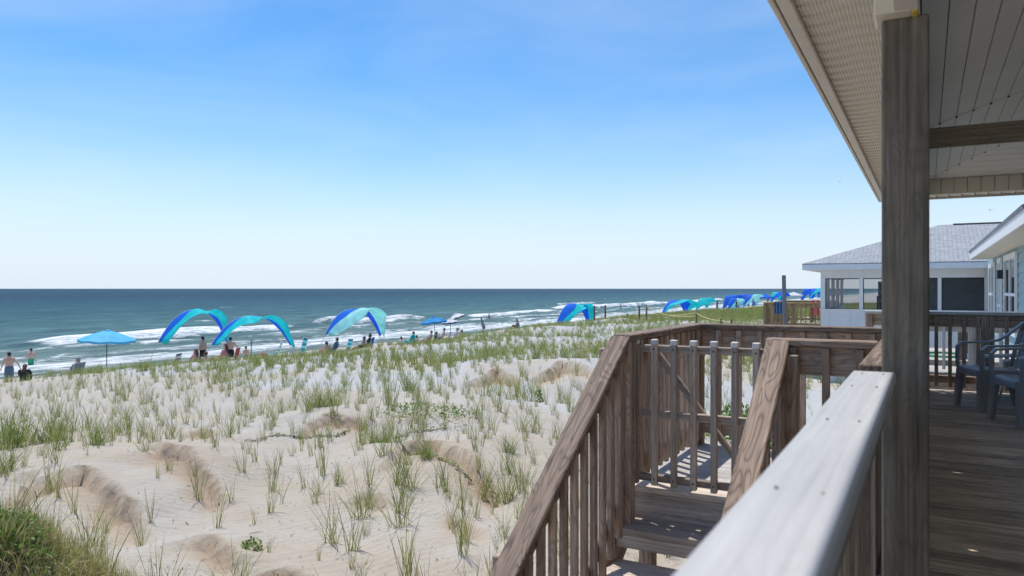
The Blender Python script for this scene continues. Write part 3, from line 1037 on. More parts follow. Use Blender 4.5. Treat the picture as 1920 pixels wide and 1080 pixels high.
def soffit_piece():
    """one pressed vinyl strip 0.13 wide: groove, lip, flat face; local X across the eave"""
    L, W = 0.345, 0.13
    prof = [(-W / 2, 0.020), (-W / 2 + 0.012, 0.020), (-W / 2 + 0.018, 0.0), (-W / 2 + 0.026, -0.004), (-W / 2 + 0.034, 0.002), (W / 2 - 0.022, 0.006), (W / 2 - 0.012, 0.002), (W / 2 - 0.004, 0.004), (W / 2, 0.020)]
    V, Fc = [], []
    for xx in (-L / 2, L / 2):
        V += [(xx, a, b) for a, b in prof]
        V += [(xx, a, 0.03) for a, b in (prof[-1], prof[0])]
    n = len(prof) + 2
    for k in range(n):
        Fc.append((k, (k + 1) % n, n + (k + 1) % n, n + k))
    Fc.append(tuple(range(n)))
    Fc.append(tuple(range(2 * n - 1, n - 1, -1)))
    return me_from('soffit_strip', V, Fc)


sp = soffit_piece()
yy = 0.0
while yy < YE - 0.42:
    mesh_obj('soffit_strip', sp, M_SOFFIT, Matrix.Translation((-0.290, yy, ZE)), roof)
    yy += 0.1303
board('soffit_trim', (-0.108, YN, ZE - 0.002), (-0.108, YE - 0.3, ZE - 0.002), 0.022, 0.03, M_FASCIA, roof)
sm_ = soffit_piece()
xx = -0.08
while xx < 3.9:
    mesh_obj('soffit_strip', sp, M_SOFFIT, Matrix.Translation((xx, YE - 0.235, ZE)) @ Matrix.Rotation(R(90), 4, 'Z'), roof)
    xx += 0.1303
# beams
board('beam', (-0.058, YN, 2.19), (-0.058, 9.86, 2.19), 0.074, 0.18, M_FASCIA, roof)
block('frieze', -0.094, -0.024, YN, 9.82, 2.282, 2.458, M_FASCIA, roof)
block('far_beam', -0.09, 4.0, 9.83, 9.93, 2.285, 2.47, M_BAND, roof)
xx = 0.02
while xx < 3.9:
    block('band_panel', xx, xx + 0.122, 9.815, 9.828, 2.292, 2.462, M_BAND, roof, 0.003)
    xx += 0.130
# ceiling boards following the slope, running along the deck, to a butt seam, then mitred to the hip
CB = 0.112
ux = 1 / math.sqrt(1 + PITCH ** 2)
zc0 = 2.462


def ceil_board(x0, x1, ya0, ya1, yb0, yb1):
    """strip between x0 and x1, from y a (near) to y b (far), ends may slant"""
    g = 0.0025
    pts = [(x0 + g, ya0), (x1 - g, ya1), (x1 - g, yb1), (x0 + g, yb0)]
    V = []
    for dz in (0, 0.018):
        for (px_, py_) in pts:
            V.append((px_, py_, zc0 + PITCH * px_ + dz))
    Fc = [(3, 2, 1, 0), (4, 5, 6, 7), (0, 1, 5, 4), (1, 2, 6, 5), (2, 3, 7, 6), (3, 0, 4, 7)]
    return mesh_obj('ceiling_board', me_from('ceiling_board', V, Fc), M_CEIL, None, roof)


NB = 17
for k in range(NB):
    x0 = CB * k - 0.02
    x1 = x0 + CB
    ceil_board(x0, x1, -2.6, -2.6, 6.685, 6.685)
    ceil_board(x0, x1, 6.715, 6.715, 9.80 - max(x0, 0), 9.80 - x1)
V = []
for dz in (0.02, 0.03):
    V += [(-0.02, -2.6, zc0 + PITCH * -0.02 + dz), (NB * CB, -2.6, zc0 + PITCH * NB * CB + dz), (NB * CB, 9.8, zc0 + PITCH * NB * CB + dz), (-0.02, 9.8, zc0 + PITCH * -0.02 + dz)]
mesh_obj('ceiling_backing', me_from('ceiling_backing', V, [(3, 2, 1, 0), (4, 5, 6, 7), (0, 1, 5, 4), (1, 2, 6, 5), (2, 3, 7, 6), (3, 0, 4, 7)]), M_SEAM, None, roof)
a_ = Vector((0.0, 6.70, zc0 - 0.004))
b_ = Vector((NB * CB, 6.70, zc0 + PITCH * NB * CB - 0.004))
board('seam_trim', a_, b_, 0.045, 0.012, M_CEIL, roof)
a_ = Vector((0.0, 9.80, zc0 - 0.006))
b_ = Vector((1.85, 9.80 - 1.85, zc0 + PITCH * 1.85 - 0.006))
board('hip_trim', a_, b_, 0.035, 0.012, M_CEIL, roof)
for k in range(1, NB):
    xk = CB * k - 0.02
    if xk < 1.8:
        block('seam_notch', xk - 0.008, xk + 0.008, 6.670, 6.690, zc0 + PITCH * xk - 0.012, zc0 + PITCH * xk - 0.001, M_SEAM, roof)
        block('seam_notch', xk - 0.010, xk + 0.010, 9.80 - xk - 0.010, 9.80 - xk + 0.010, zc0 + PITCH * xk - 0.016, zc0 + PITCH * xk - 0.001, M_SEAM, roof)
# far hip plane, boards across
for k in range(NB):
    t0 = CB * k
    t1 = t0 + CB - 0.006
    V = []
    for dz in (0, 0.018):
        for (tt, xs_) in ((t0, t0 + 0.0), (t0, 3.9), (t1, 3.9), (t1, t1 + 0.0)):
            V.append((xs_, 9.80 - tt, zc0 + PITCH * tt + dz))
    mesh_obj('ceiling_board', me_from('ceiling_board', V, [(3, 2, 1, 0), (4, 5, 6, 7), (0, 1, 5, 4), (1, 2, 6, 5), (2, 3, 7, 6), (3, 0, 4, 7)][::1]), M_CEIL, None, roof)
V = []
for dz in (0.02, 0.03):
    V += [(-0.05, 9.82, zc0 + dz), (3.9, 9.82, zc0 + dz), (3.9, 7.9, zc0 + PITCH * 1.92 + dz), (1.9, 7.9, zc0 + PITCH * 1.92 + dz)]
mesh_obj('ceiling_backing', me_from('ceiling_backing', V, [(3, 2, 1, 0), (4, 5, 6, 7), (0, 1, 5, 4), (1, 2, 6, 5), (2, 3, 7, 6), (3, 0, 4, 7)]), M_SEAM, None, roof)
block('ceiling_flat', 1.86, 4.2, -2.6, 7.95, 3.11, 3.15, M_CEIL, roof)
# outer roof skin
ZR = ZE + 0.14
W_ = 2.4
V = [(XE - 0.03, YN, ZR), (XE - 0.03, YE + 0.03, ZR), (XE + W_, YE - W_, ZR + PITCH * 1.0 * W_ + 0.10), (XE + W_, YN, ZR + PITCH * W_ + 0.10), (4.2, YE + 0.03, ZR), (4.2, YE - W_, ZR + PITCH * W_ + 0.10), (4.2, YN, ZR + PITCH * W_ + 0.10)]
mesh_obj('shingle_roof', me_from('shingle_roof', V, [(0, 1, 2, 3), (1, 4, 5, 2), (3, 2, 5, 6)], uvs=[(v[1], v[0]) for v in V]), M_SHINGLE, None, roof)
tie = board('tie_beam', (0.0, 6.02, 2.262), (3.6, 6.02, 2.262), 0.038, 0.14, M_TIE, roof)
# cream wrapped beam end on top of the near post with a yellowed foam scrap
block('beam_end', -0.152, -0.040, 2.70, 2.86, 2.098, 2.28, M_BAND, roof, 0.006)
block('foam_scrap', -0.042, -0.022, 2.715, 2.80, 2.094, 2.20, paint('yellow_foam', (0.62, 0.42, 0.08), 0.8), roof, 0.005)
# posts
for k, (yp, lab) in enumerate(((2.84, 'large grey green square porch post standing in the foreground'), (6.02, None), (9.86, None))):
    if lab:
        p = board('porch_post', (-0.061, yp, -0.02), (-0.061, yp, 2.10), 0.14, 0.14, M_POST, None, up=(0, 1, 0), bev=0.006)
        tag(p, lab, 'post')
    else:
        board('support_post', (-0.061, yp, 0.0), (-0.061, yp, 2.10), 0.10, 0.10, M_POST, roof, up=(0, 1, 0))
# house wall behind the deck (out of the picture to the right)
hw = empty('beach_house', (3.6, 4, -2), 'cream lap sided house wall along the back of the deck', 'house')
block('wall', 3.62, 3.8, -2.6, 9.6, -2.0, 3.1, M_BAND, hw)
k = 0
while 0.02 + k * 0.18 < 2.9:
    block('siding_board', 3.590, 3.618, -2.6, 9.6, 0.02 + k * 0.18, 0.02 + k * 0.18 + 0.172, M_BAND, hw, 0.004)
    k += 1

# ================================================================== PLASTIC CHAIRS


def resin_chair(label, loc, rz):
    """moulded armchair; front faces local -Y"""
    e = empty('plastic_armchair', loc, label, 'chair', 'grey plastic armchairs on the deck', rz)
    M = WM[e.name]
    # seat: dished sheet with thickness and a rolled skirt
    V, Fc = [], []
    nu, nv = 10, 10
    top = []
    for j in range(nv + 1):
        for i in range(nu + 1):
            u, v = i / nu * 2 - 1, j / nv
            w = 0.255 - 0.03 * v
            x = u * w
            y = -0.27 + 0.50 * v
            z = 0.425 - 0.035 * v - 0.020 * (1 - u * u) * math.sin(math.pi * v) - (0.030 * max(0, (0.16 - v) / 0.16) ** 2)
            top.append((x, y, z))
    V = list(top) + [(x * 1.0, y, z - 0.012) for x, y, z in top]
    nn = (nu + 1) * (nv + 1)
    for j in range(nv):
        for i in range(nu):
            a = j * (nu + 1) + i
            Fc.append((a, a + 1, a + nu + 2, a + nu + 1))
            Fc.append((nn + a, nn + a + nu + 1, nn + a + nu + 2, nn + a + 1))
    rim = [i for i in range(nu + 1)] + [j * (nu + 1) + nu for j in range(1, nv + 1)] + [nv * (nu + 1) + i for i in range(nu - 1, -1, -1)] + [j * (nu + 1) for j in range(nv - 1, 0, -1)]
    # skirt hangs below the rim
    base = len(V)
    for r_ in rim:
        x, y, z = top[r_]
        V.append((x * 1.02, y * 1.02, z - 0.055))
    for k in range(len(rim)):
        k2 = (k + 1) % len(rim)
        Fc.append((rim[k], base + k, base + k2, rim[k2]))
    seat = mesh_obj('seat', me_from('seat', V, Fc, True), M_CHAIR, M, e)

    def leg(x0, y0, x1, y1, z1, w, tname='leg'):
        # L-shaped moulded leg: wide channel tapering to the foot
        sx_ = 1 if x0 > 0 else -1
        sy_ = 1 if y0 > 0 else -1
        V, Fc = [], []
        for (cx, cy, cz, ww) in ((x1, y1, 0.0, w * 0.75), (x0, y0, z1, w)):
            t = 0.016
            ring = [(0, 0), (-ww * sx_, 0), (-ww * sx_, -t * sy_), (-t * sx_, -t * sy_), (-t * sx_, -ww * sy_), (0, -ww * sy_)]
            V += [(cx + a, cy + b, cz) for a, b in ring]
        for k in range(6):
            Fc.append((k, (k + 1) % 6, 6 + (k + 1) % 6, 6 + k))
        Fc += [(0, 1, 2, 3, 4, 5), (11, 10, 9, 8, 7, 6)]
        mesh_obj(tname, me_from('leg', V, Fc), M_CHAIR, M, e)
    for s in (-1, 1):
        leg(s * 0.262, -0.275, s * 0.285, -0.295, 0.405, 0.085)
        leg(s * 0.235, 0.235, s * 0.265, 0.33, 0.375, 0.085)
        # arm: flat moulded strap rising from the front leg, running back and sweeping up into the back
        path = [(s * 0.262, -0.262, 0.40, 0.055), (s * 0.268, -0.265, 0.52, 0.050), (s * 0.270, -0.262, 0.605, 0.052), (s * 0.272, -0.225, 0.642, 0.060), (s * 0.273, -0.10, 0.648, 0.062), (s * 0.272, 0.03, 0.650, 0.058),
                (s * 0.268, 0.13, 0.672, 0.052), (s * 0.258, 0.21, 0.725, 0.048), (s * 0.235, 0.285, 0.80, 0.046), (s * 0.19, 0.33, 0.86, 0.046)]
        V, Fc = [], []
        for k, (x, y, z, w) in enumerate(path):
            p = Vector((x, y, z))
            q0 = Vector(path[max(k - 1, 0)][:3])
            q1 = Vector(path[min(k + 1, len(path) - 1)][:3])
            d = (q1 - q0).normalized()
            a = Vector((1, 0, 0))
            b2 = d.cross(a).normalized()
            for (i_, j_) in ((-1, -1), (1, -1), (1, 1), (-1, 1)):
                V.append(p + a * (w / 2 * i_) + b2 * (0.010 * j_))
        for k in range(len(path) - 1):
            for i_ in range(4):
                Fc.append((k * 4 + i_, k * 4 + (i_ + 1) % 4, k * 4 + 4 + (i_ + 1) % 4, k * 4 + 4 + i_))
        Fc += [(3, 2, 1, 0), tuple(len(V) - 4 + i_ for i_ in range(4))]
        mesh_obj('armrest', me_from('armrest', V, Fc), M_CHAIR, M, e)
    # back: outer bow and slats
    bow = [(-0.225, 0.225, 0.40), (-0.235, 0.27, 0.58), (-0.225, 0.315, 0.76), (-0.17, 0.345, 0.865), (-0.07, 0.358, 0.905), (0.07, 0.358, 0.905), (0.17, 0.345, 0.865), (0.225, 0.315, 0.76), (0.235, 0.27, 0.58), (0.225, 0.225, 0.40)]
    tube('back_frame', bow, 0.021, M_CHAIR, e, 8)
    for xs_ in (-0.15, -0.09, -0.03, 0.03, 0.09, 0.15):
        zt = 0.90 - 0.9 * xs_ * xs_ * 1.8
        board_p = [(xs_, 0.225, 0.395), (xs_ * 1.05, 0.285, 0.62), (xs_ * 1.02, 0.35, zt)]
        V, Fc = [], []
        for (x, y, z) in board_p:
            V += [(x - 0.019, y - 0.005, z), (x + 0.019, y - 0.005, z), (x + 0.019, y + 0.005, z), (x - 0.019, y + 0.005, z)]
        for k in range(2):
            for i_ in range(4):
                Fc.append((k * 4 + i_, k * 4 + (i_ + 1) % 4, k * 4 + 4 + (i_ + 1) % 4, k * 4 + 4 + i_))
        mesh_obj('slat', me_from('slat', V, Fc), M_CHAIR, M, e)
    return e


# front faces the sea, turned a little towards the stairs
ca = math.atan2(-0.20, -0.53)            # facing direction angle
rzc = ca + math.pi / 2
cx1, cy1 = 0.62, 8.76
resin_chair('grey plastic armchair farther from the camera, closest to the far railing', (cx1, cy1, 0.0), rzc)
resin_chair('grey plastic armchair nearer the camera, cut off by the picture edge', (0.86, 7.90, 0.0), rzc)


def towel(label, p0, width, along, drop_a, drop_b, top, m1, m2, thick=0.02):
    """a towel folded over a rail: stripes as children"""
    e = empty('beach_towel', (*p0, top), label, 'towel', None)
    d = Vector((*along, 0)).normalized()
    nrm = Vector((-d.y, d.x, 0))
    n = 6
    for k in range(n):
        V, Fc = [], []
        w0, w1 = width * k / n, width * (k + 1) / n
        prof = [(-0.085, -drop_a), (-0.085, -drop_a * 0.5), (-0.078, 0.006), (0.078, 0.006), (0.085, -drop_b * 0.5), (0.09, -drop_b)]
        for (o_, z_) in prof:
            for w in (w0, w1):
                wv = 0.012 * math.sin(w * 21 + z_ * 9)
                q = Vector((*p0, top)) + d * w + nrm * (o_ + wv * (1 if abs(z_) > 0.05 else 0)) + Vector((0, 0, z_))
                V.append(q)
        for i in range(len(prof) - 1):
            Fc.append((2 * i, 2 * i + 1, 2 * i + 3, 2 * i + 2))
        o = mesh_obj('stripe', me_from('stripe', V, Fc), (m1, m2)[k % 2], None, e)
        md = o.modifiers.new('thick', 'SOLIDIFY')
        md.thickness = 0.006
    return e



# ================================================================== NEIGHBOURING HOUSES


def roof_plane(name, pts, mat, parent, eave_dir, thick=0.05):
    """a sloping roof face with thickness; UV runs along the eave and up the slope, in metres"""
    P = [Vector(p) for p in pts]
    nrm = (P[1] - P[0]).cross(P[2] - P[0]).normalized()
    if nrm.z < 0:
        P.reverse()
        nrm = -nrm
    ed = Vector(eave_dir).normalized()
    ud = nrm.cross(ed)
    n = len(P)
    V = P + [p - nrm * thick for p in P]
    uv = [(p.dot(ed), p.dot(ud)) for p in V]
    Fc = [tuple(range(n)), tuple(range(2 * n - 1, n - 1, -1))]
    for k in range(n):
        Fc.append((k, n + k, n + (k + 1) % n, (k + 1) % n))
    return mesh_obj(name, me_from(name, V, Fc, uvs=uv), mat, None, parent)


nh = empty('screened_porch_house', (1, 29, -2), 'white house with a grey hip roof and a screened porch beyond the deck', 'house')
HX0, HY0, HY1, HX1 = -3.0, 25.9, 32.7, 9.0
EX0, EY0, EY1 = -3.5, 25.42, 33.2
ZEV = 2.0
rzr = 3.38
Yr = (EY0 + EY1) / 2
Xr = EX0 + (Yr - EY0)
rf = roof_plane('roof', [(EX0, EY0, ZEV), (10, EY0, ZEV), (10, Yr, rzr), (Xr, Yr, rzr)], M_SHINGLE, nh, (1, 0, 0))
roof_plane('roof_hip', [(EX0, EY0, ZEV), (Xr, Yr, rzr), (EX0, EY1, ZEV)], M_SHINGLE, rf, (0, 1, 0))
roof_plane('roof_back', [(EX0, EY1, ZEV), (Xr, Yr, rzr), (10, Yr, rzr), (10, EY1, ZEV)], M_SHINGLE, rf, (1, 0, 0))
board('ridge_cap', (Xr + 0.4, Yr, rzr + 0.012), (10, Yr, rzr + 0.012), 0.16, 0.03, M_SEAM, rf)
board('fascia', (EX0, EY0 + 0.015, ZEV - 0.115), (10, EY0 + 0.015, ZEV - 0.115), 0.03, 0.17, M_WHITE, nh)
board('fascia', (EX0 + 0.015, EY0 + 0.03, ZEV - 0.115), (EX0 + 0.015, EY1, ZEV - 0.115), 0.03, 0.17, M_WHITE, nh)
block('soffit', EX0 + 0.03, 10, EY0 + 0.03, HY0 + 0.02, 1.80, 1.815, M_WHITE, nh)
block('soffit', EX0 + 0.03, HX0 + 0.02, HY0 + 0.02, EY1, 1.80, 1.815, M_WHITE, nh)
ZS, ZH = 0.54, 1.53            # sill and head of the screen openings
openings = [(-2.86, -1.86), (-1.75, -0.72), (-0.61, 0.30), (0.40, 1.50)]
block('upper_wall', HX0, 2.2, HY0, HY0 + 0.10, ZH, 1.80, M_PANELW, nh)
for xb in np.arange(HX0 + 0.4, 1.6, 0.41):
    block('batten', xb - 0.012, xb + 0.012, HY0 - 0.012, HY0 - 0.001, ZH + 0.04, 1.80, M_PANELW, nh)
block('lower_wall', HX0, 2.2, HY0, HY0 + 0.10, -2.2, ZS, M_PANELW, nh)
for xb in np.arange(HX0 + 0.25, 1.6, 0.62):
    block('batten', xb - 0.012, xb + 0.012, HY0 - 0.012, HY0 - 0.001, -1.8, ZS - 0.06, M_PANELW, nh)
block('sill', HX0 - 0.03, 2.2, HY0 - 0.05, HY0 - 0.002, ZS - 0.05, ZS, M_WHITE, nh)
edges = [HX0] + [v for o_ in openings for v in o_] + [2.2]
for k in range(0, len(edges), 2):
    block('mullion', edges[k], edges[k + 1], HY0 - 0.02, HY0 + 0.10, ZS, ZH, M_WHITE, nh)
for (a, b) in openings:
    w = block('screen_panel', a, b, HY0 + 0.03, HY0 + 0.036, ZS, ZH, M_SCREEN, nh)
    block('screen_frame', a, b, HY0 + 0.015, HY0 + 0.028, ZH - 0.03, ZH, M_DARK, w)
    block('screen_frame', a, a + 0.025, HY0 + 0.015, HY0 + 0.028, ZS, ZH - 0.03, M_DARK, w)
# sea side screens and porch inside
block('upper_wall', HX0, HX0 + 0.1, HY0 + 0.10, HY1, ZH, 1.80, M_PANELW, nh)
block('lower_wall', HX0, HX0 + 0.1, HY0 + 0.10, HY1, -2.2, ZS, M_PANELW, nh)
for yb in (27.4, 29.0, 30.6, 32.2):
    block('mullion', HX0, HX0 + 0.1, yb, yb + 0.12, ZS, ZH, M_WHITE, nh)
block('porch_floor', HX0 + 0.1, 2.2, HY0 + 0.1, HY1, -0.4, -0.3, M_INTERIOR, nh)
block('porch_ceiling', HX0 + 0.1, 2.2, HY0 + 0.1, HY1, 1.78, 1.80, M_INTERIOR, nh)
block('inner_wall', -0.5, 2.2, 29.4, 29.5, -0.3, 1.78, M_INTERIOR, nh)
block('inner_wall', -0.6, -0.5, 29.4, HY1, -0.3, 1.78, M_INTERIOR, nh)
iw = block('inner_window', -1.50, -0.62, 29.35, 29.39, 0.35, 1.45, M_GLASS, nh)
for xb in (-1.5, -1.06, -0.65):
    block('window_bar', xb, xb + 0.04, 29.32, 29.348, 0.35, 1.45, M_WHITE, iw)
for zb in (0.35, 0.72, 1.08, 1.42):
    block('window_bar', -1.5, -0.62, 29.315, 29.319, zb, zb + 0.03, M_WHITE, iw)
block('wall', 2.2, 9.0, HY0 + 0.02, HY1, -2.2, 1.80, M_BLUEWALL, nh)
# a rocking chair frame seen through the screens
rc = empty('porch_rocker', (-1.15, 27.3, -0.3), 'dark rocking chair behind the porch screen of the white house', 'chair')
block('seat', -1.45, -0.95, 27.1, 27.6, 0.12, 0.17, M_DARK, rc)
for xb in (-1.45, -1.28, -1.11, -0.97):
    block('slat', xb, xb + 0.05, 27.58, 27.62, 0.17, 0.95, M_DARK, rc)
for xb in (-1.47, -0.96):
    block('leg', xb, xb + 0.04, 27.1, 27.14, -0.3, 0.42, M_DARK, rc)
    block('leg', xb, xb + 0.04, 27.56, 27.60, -0.3, 0.42, M_DARK, rc)
    block('armrest', xb - 0.02, xb + 0.06, 27.05, 27.60, 0.42, 0.45, M_DARK, rc)

# blue-grey wing running towards us on the right
bw = empty('blue_sided_house', (3.5, 20, -2), 'blue grey lap sided wing with white windows at the right edge', 'house')
BX = 1.56
block('wall', BX + 0.02, 6.0, 11.0, 25.38, -2.2, 2.0, M_BLUEWALL, bw)
k = 0
while -0.4 + k * 0.19 < 2.0:
    z0 = -0.4 + k * 0.19
    V, Fc = [], []
    for yv in (11.0, 25.36):
        V += [(BX - 0.022, yv, z0), (BX + 0.018, yv, z0), (BX + 0.018, yv, z0 + 0.188), (BX - 0.006, yv, z0 + 0.188)]
    Fc = [(0, 1, 5, 4), (1, 2, 6, 5), (2, 3, 7, 6), (3, 0, 4, 7), (3, 2, 1, 0), (4, 5, 6, 7)]
    mesh_obj('siding_board', me_from('siding_board', V, Fc), M_BLUEWALL, None, bw)
    k += 1
for (ya, yb, z0, z1) in ((22.6, 24.2, 0.35, 1.75), (20.6, 21.3, -0.2, 1.80), (17.3, 19.6, 0.35, 1.80)):
    w = block('window', BX - 0.045, BX - 0.024, ya, yb, z0, z1, M_GLASS, bw)
    t_ = 0.09
    block('frame', BX - 0.07, BX - 0.022, ya - t_, yb + t_, z1, z1 + 0.12, M_WHITE, w)
    block('frame', BX - 0.07, BX - 0.022, ya - t_, yb + t_, z0 - 0.1, z0, M_WHITE, w)
    for yv in (ya - t_, yb, (ya + yb) / 2 - 0.03):
        block('frame', BX - 0.068, BX - 0.024, yv, yv + (t_ if yv != (ya + yb) / 2 - 0.03 else 0.06), z0, z1, M_WHITE, w)
    block('frame', BX - 0.062, BX - 0.046, ya, yb, (z0 + z1) / 2 - 0.03, (z0 + z1) / 2 + 0.03, M_WHITE, w)
lan = block('wall_lantern', BX - 0.16, BX - 0.03, 19.95, 20.10, 1.42, 1.62, M_DARK, bw, 0.01)
for (x0, x1) in ((1.02, 1.06),):
    board('fascia', (1.04, 10.7, 2.08), (1.04, 23.4, 2.08), 0.04, 0.20, M_WHITE, bw)
board('fascia', (1.06, 23.41, 2.08), (6.0, 23.41, 2.08), 0.03, 0.20, M_WHITE, bw)
block('soffit', 1.06, BX + 0.03, 10.7, 23.38, 2.0, 2.015, M_BAND, bw)
roof_plane('roof', [(0.99, 10.65, 2.20), (0.99, 23.45, 2.20), (4.0, 23.45, 3.30), (4.0, 10.65, 3.30)], M_SHINGLE, bw, (0, 1, 0))

# gable corner of a taller house far behind
th = empty('tall_house', (6, 40, -2), 'white eave corner of a taller house above the grey roof at right edge', 'house')
block('wall', 4.75, 9.7, 44.0, 50, -2, 5.6, M_BLUEWALL, th)
roof_plane('roof', [(4.25, 43.5, 5.45), (4.25, 51, 5.45), (7.2, 51, 7.4), (7.2, 43.5, 7.4)], M_SHINGLE, th, (0, 1, 0))
roof_plane('roof', [(10.2, 43.5, 5.45), (10.2, 51, 5.45), (7.2, 51, 7.4), (7.2, 43.5, 7.4)], M_SHINGLE, th, (0, 1, 0))
board('rake_trim', (4.28, 43.48, 5.34), (7.2, 43.48, 7.28), 0.04, 0.24, M_WHITE, th)
board('fascia', (4.23, 43.5, 5.32), (4.23, 51, 5.32), 0.03, 0.2, M_WHITE, th)
block('corner_trim', 4.72, 4.85, 43.93, 43.99, -2, 5.6, M_WHITE, th)

# pale neighbouring platform just past our far railing
nd = empty('sunlit_platform', (1, 15, -0.3), 'bleached plank platform in full sun just beyond the far railing', 'platform')
yv = 12.55
while yv < 17.6:
    board('plank', (-0.35, yv + 0.07, -0.05), (1.50, yv + 0.07, -0.05), 0.136, 0.036, M_BLEACH, nd)
    yv += 0.143
board('rim_joist', (-0.35, 12.52, -0.16), (1.50, 12.52, -0.16), 0.036, 0.235, M_CAP, nd)
for xx in (-0.2, 1.35):
    for yv in (12.7, 17.2):
        board('piling', (xx, yv, tz(xx, yv) - 0.3), (xx, yv, -0.07), 0.14, 0.14, M_STAIR, nd, up=(1, 0, 0))
railing('bleached low railing of the platform seen through the far pickets', (-0.3, 12.62), (1.45, 12.62), z0=-0.03, top=0.74, mat=M_BLEACH, cap_mat=M_CAP, gap=0.30, pick=0.04, name='platform_railing', posts=(0.0, 0.5, 1.0))
pb = empty('storage_box', (0.62, 13.4, -0.03), 'brown wooden box standing on the bleached platform', 'box')
for k in range(4):
    block('plank', 0.42 + 0.11 * k, 0.42 + 0.11 * k + 0.106, 13.2, 13.22, 0.12, 0.62, M_TIE, pb, 0.003)
block('box_body', 0.43, 0.85, 13.222, 13.6, 0.12, 0.60, M_TIE, pb)
block('box_lid', 0.40, 0.88, 13.17, 13.63, 0.622, 0.65, M_STAIR, pb, 0.004)
for (x_, y_) in ((0.46, 13.25), (0.82, 13.25), (0.46, 13.57), (0.82, 13.57)):
    block('leg', x_ - 0.02, x_ + 0.02, y_ - 0.02, y_ + 0.02, -0.03, 0.12, M_TIE, pb)
V, Fc = tube_arrays([(0.64, 13.0, -0.03), (0.64, 13.0, 0.0), (0.64, 13.0, 0.22)], [0.075, 0.085, 0.11], 14)
bk = mesh_obj('bucket', me_from('bucket', V, Fc, True), paint('blue_bucket_plastic', (0.02, 0.16, 0.55), 0.35))
tag(bk, 'small blue bucket on the bleached platform below the brown box', 'bucket')
pts = [(0.30 + 0.33 * math.cos(t) * (1 + 0.05 * math.sin(3 * t)), 15.6 + 0.5 * math.sin(t), -0.012 + 0.012 * (i / 60)) for i, t in enumerate(np.linspace(0, 6 * math.pi, 90))]
V, Fc = tube_arrays(pts, 0.016, 6)
hz = mesh_obj('garden_hose', me_from('garden_hose', V, Fc, True), M_HOSE)
tag(hz, 'coiled green garden hose lying on the bleached platform', 'hose')

# the neighbour's honey coloured sun deck, left of the white house
sdk = empty('neighbour_deck', (-4, 28.5, -2), 'honey coloured neighbour sun deck beside the white house', 'platform')
yv = 27.0
while yv < 31.8:
    board('plank', (-4.95, yv + 0.07, -0.18), (-3.03, yv + 0.07, -0.18), 0.136, 0.036, M_BLEACH, sdk)
    yv += 0.143
board('rim_joist', (-4.95, 26.98, -0.30), (-3.03, 26.98, -0.30), 0.036, 0.235, M_YELLOW, sdk)
board('rim_joist', (-4.97, 27.0, -0.30), (-4.97, 31.8, -0.30), 0.036, 0.235, M_YELLOW, sdk)
for (x_, y_) in ((-4.85, 27.1), (-3.2, 27.1), (-4.85, 31.6), (-3.2, 31.6)):
    board('piling', (x_, y_, tz(x_, y_) - 0.3), (x_, y_, -0.2), 0.16, 0.16, M_YELLOW, sdk, up=(1, 0, 0))
for (p0_, p1_, lab) in (((-4.95, 27.04), (-3.05, 27.04), 'honey timber railing on the near side of the neighbour deck'),
                        ((-4.95, 27.10), (-4.95, 31.8), 'honey timber railing on the sea side of the neighbour deck'),
                        ((-4.95, 31.8), (-3.05, 31.8), 'honey timber railing at the far end of the neighbour deck')):
    railing(lab, p0_, p1_, z0=-0.16, top=0.72, mat=M_YELLOW, cap_mat=M_YELLOW, gap=0.15, posts=(0.0, 0.5, 1.0), name='neighbour_railing')
towel('red patterned towel hung over the neighbour deck railing', (-4.0, 31.8), 0.55, (1, 0), 0.6, 0.4, 0.725, M_REDCLOTH, M_PINKCLOTH)
towel('teal and white towel hung over the neighbour deck railing', (-3.6, 31.8), 0.5, (1, 0), 0.62, 0.4, 0.725, M_TEAL, M_WHITECLOTH)
towel('dark blue towel hung on the near neighbour railing', (-4.62, 27.04), 0.3, (1, 0), 0.40, 0.3, 0.725, M_NAVY, M_DENIM)
x_, y_ = spot(1471, 23.0)
gp = board('piling', (x_ + 0.05, y_, tz(x_, y_) - 0.3), (x_ - 0.02, y_, 1.62), 0.11, 0.11, M_PILE, None, up=(0, 1, 0), bev=0.02)
tag(gp, 'tall grey bare piling standing before the neighbour deck', 'post')

# ================================================================== BEACH THINGS


def beach_z(x, y):
    return max(tz(x, y), -5)


WIND = Vector((0.97, -0.24, 0))
ALONG = Vector((0.50, 0.87, 0))


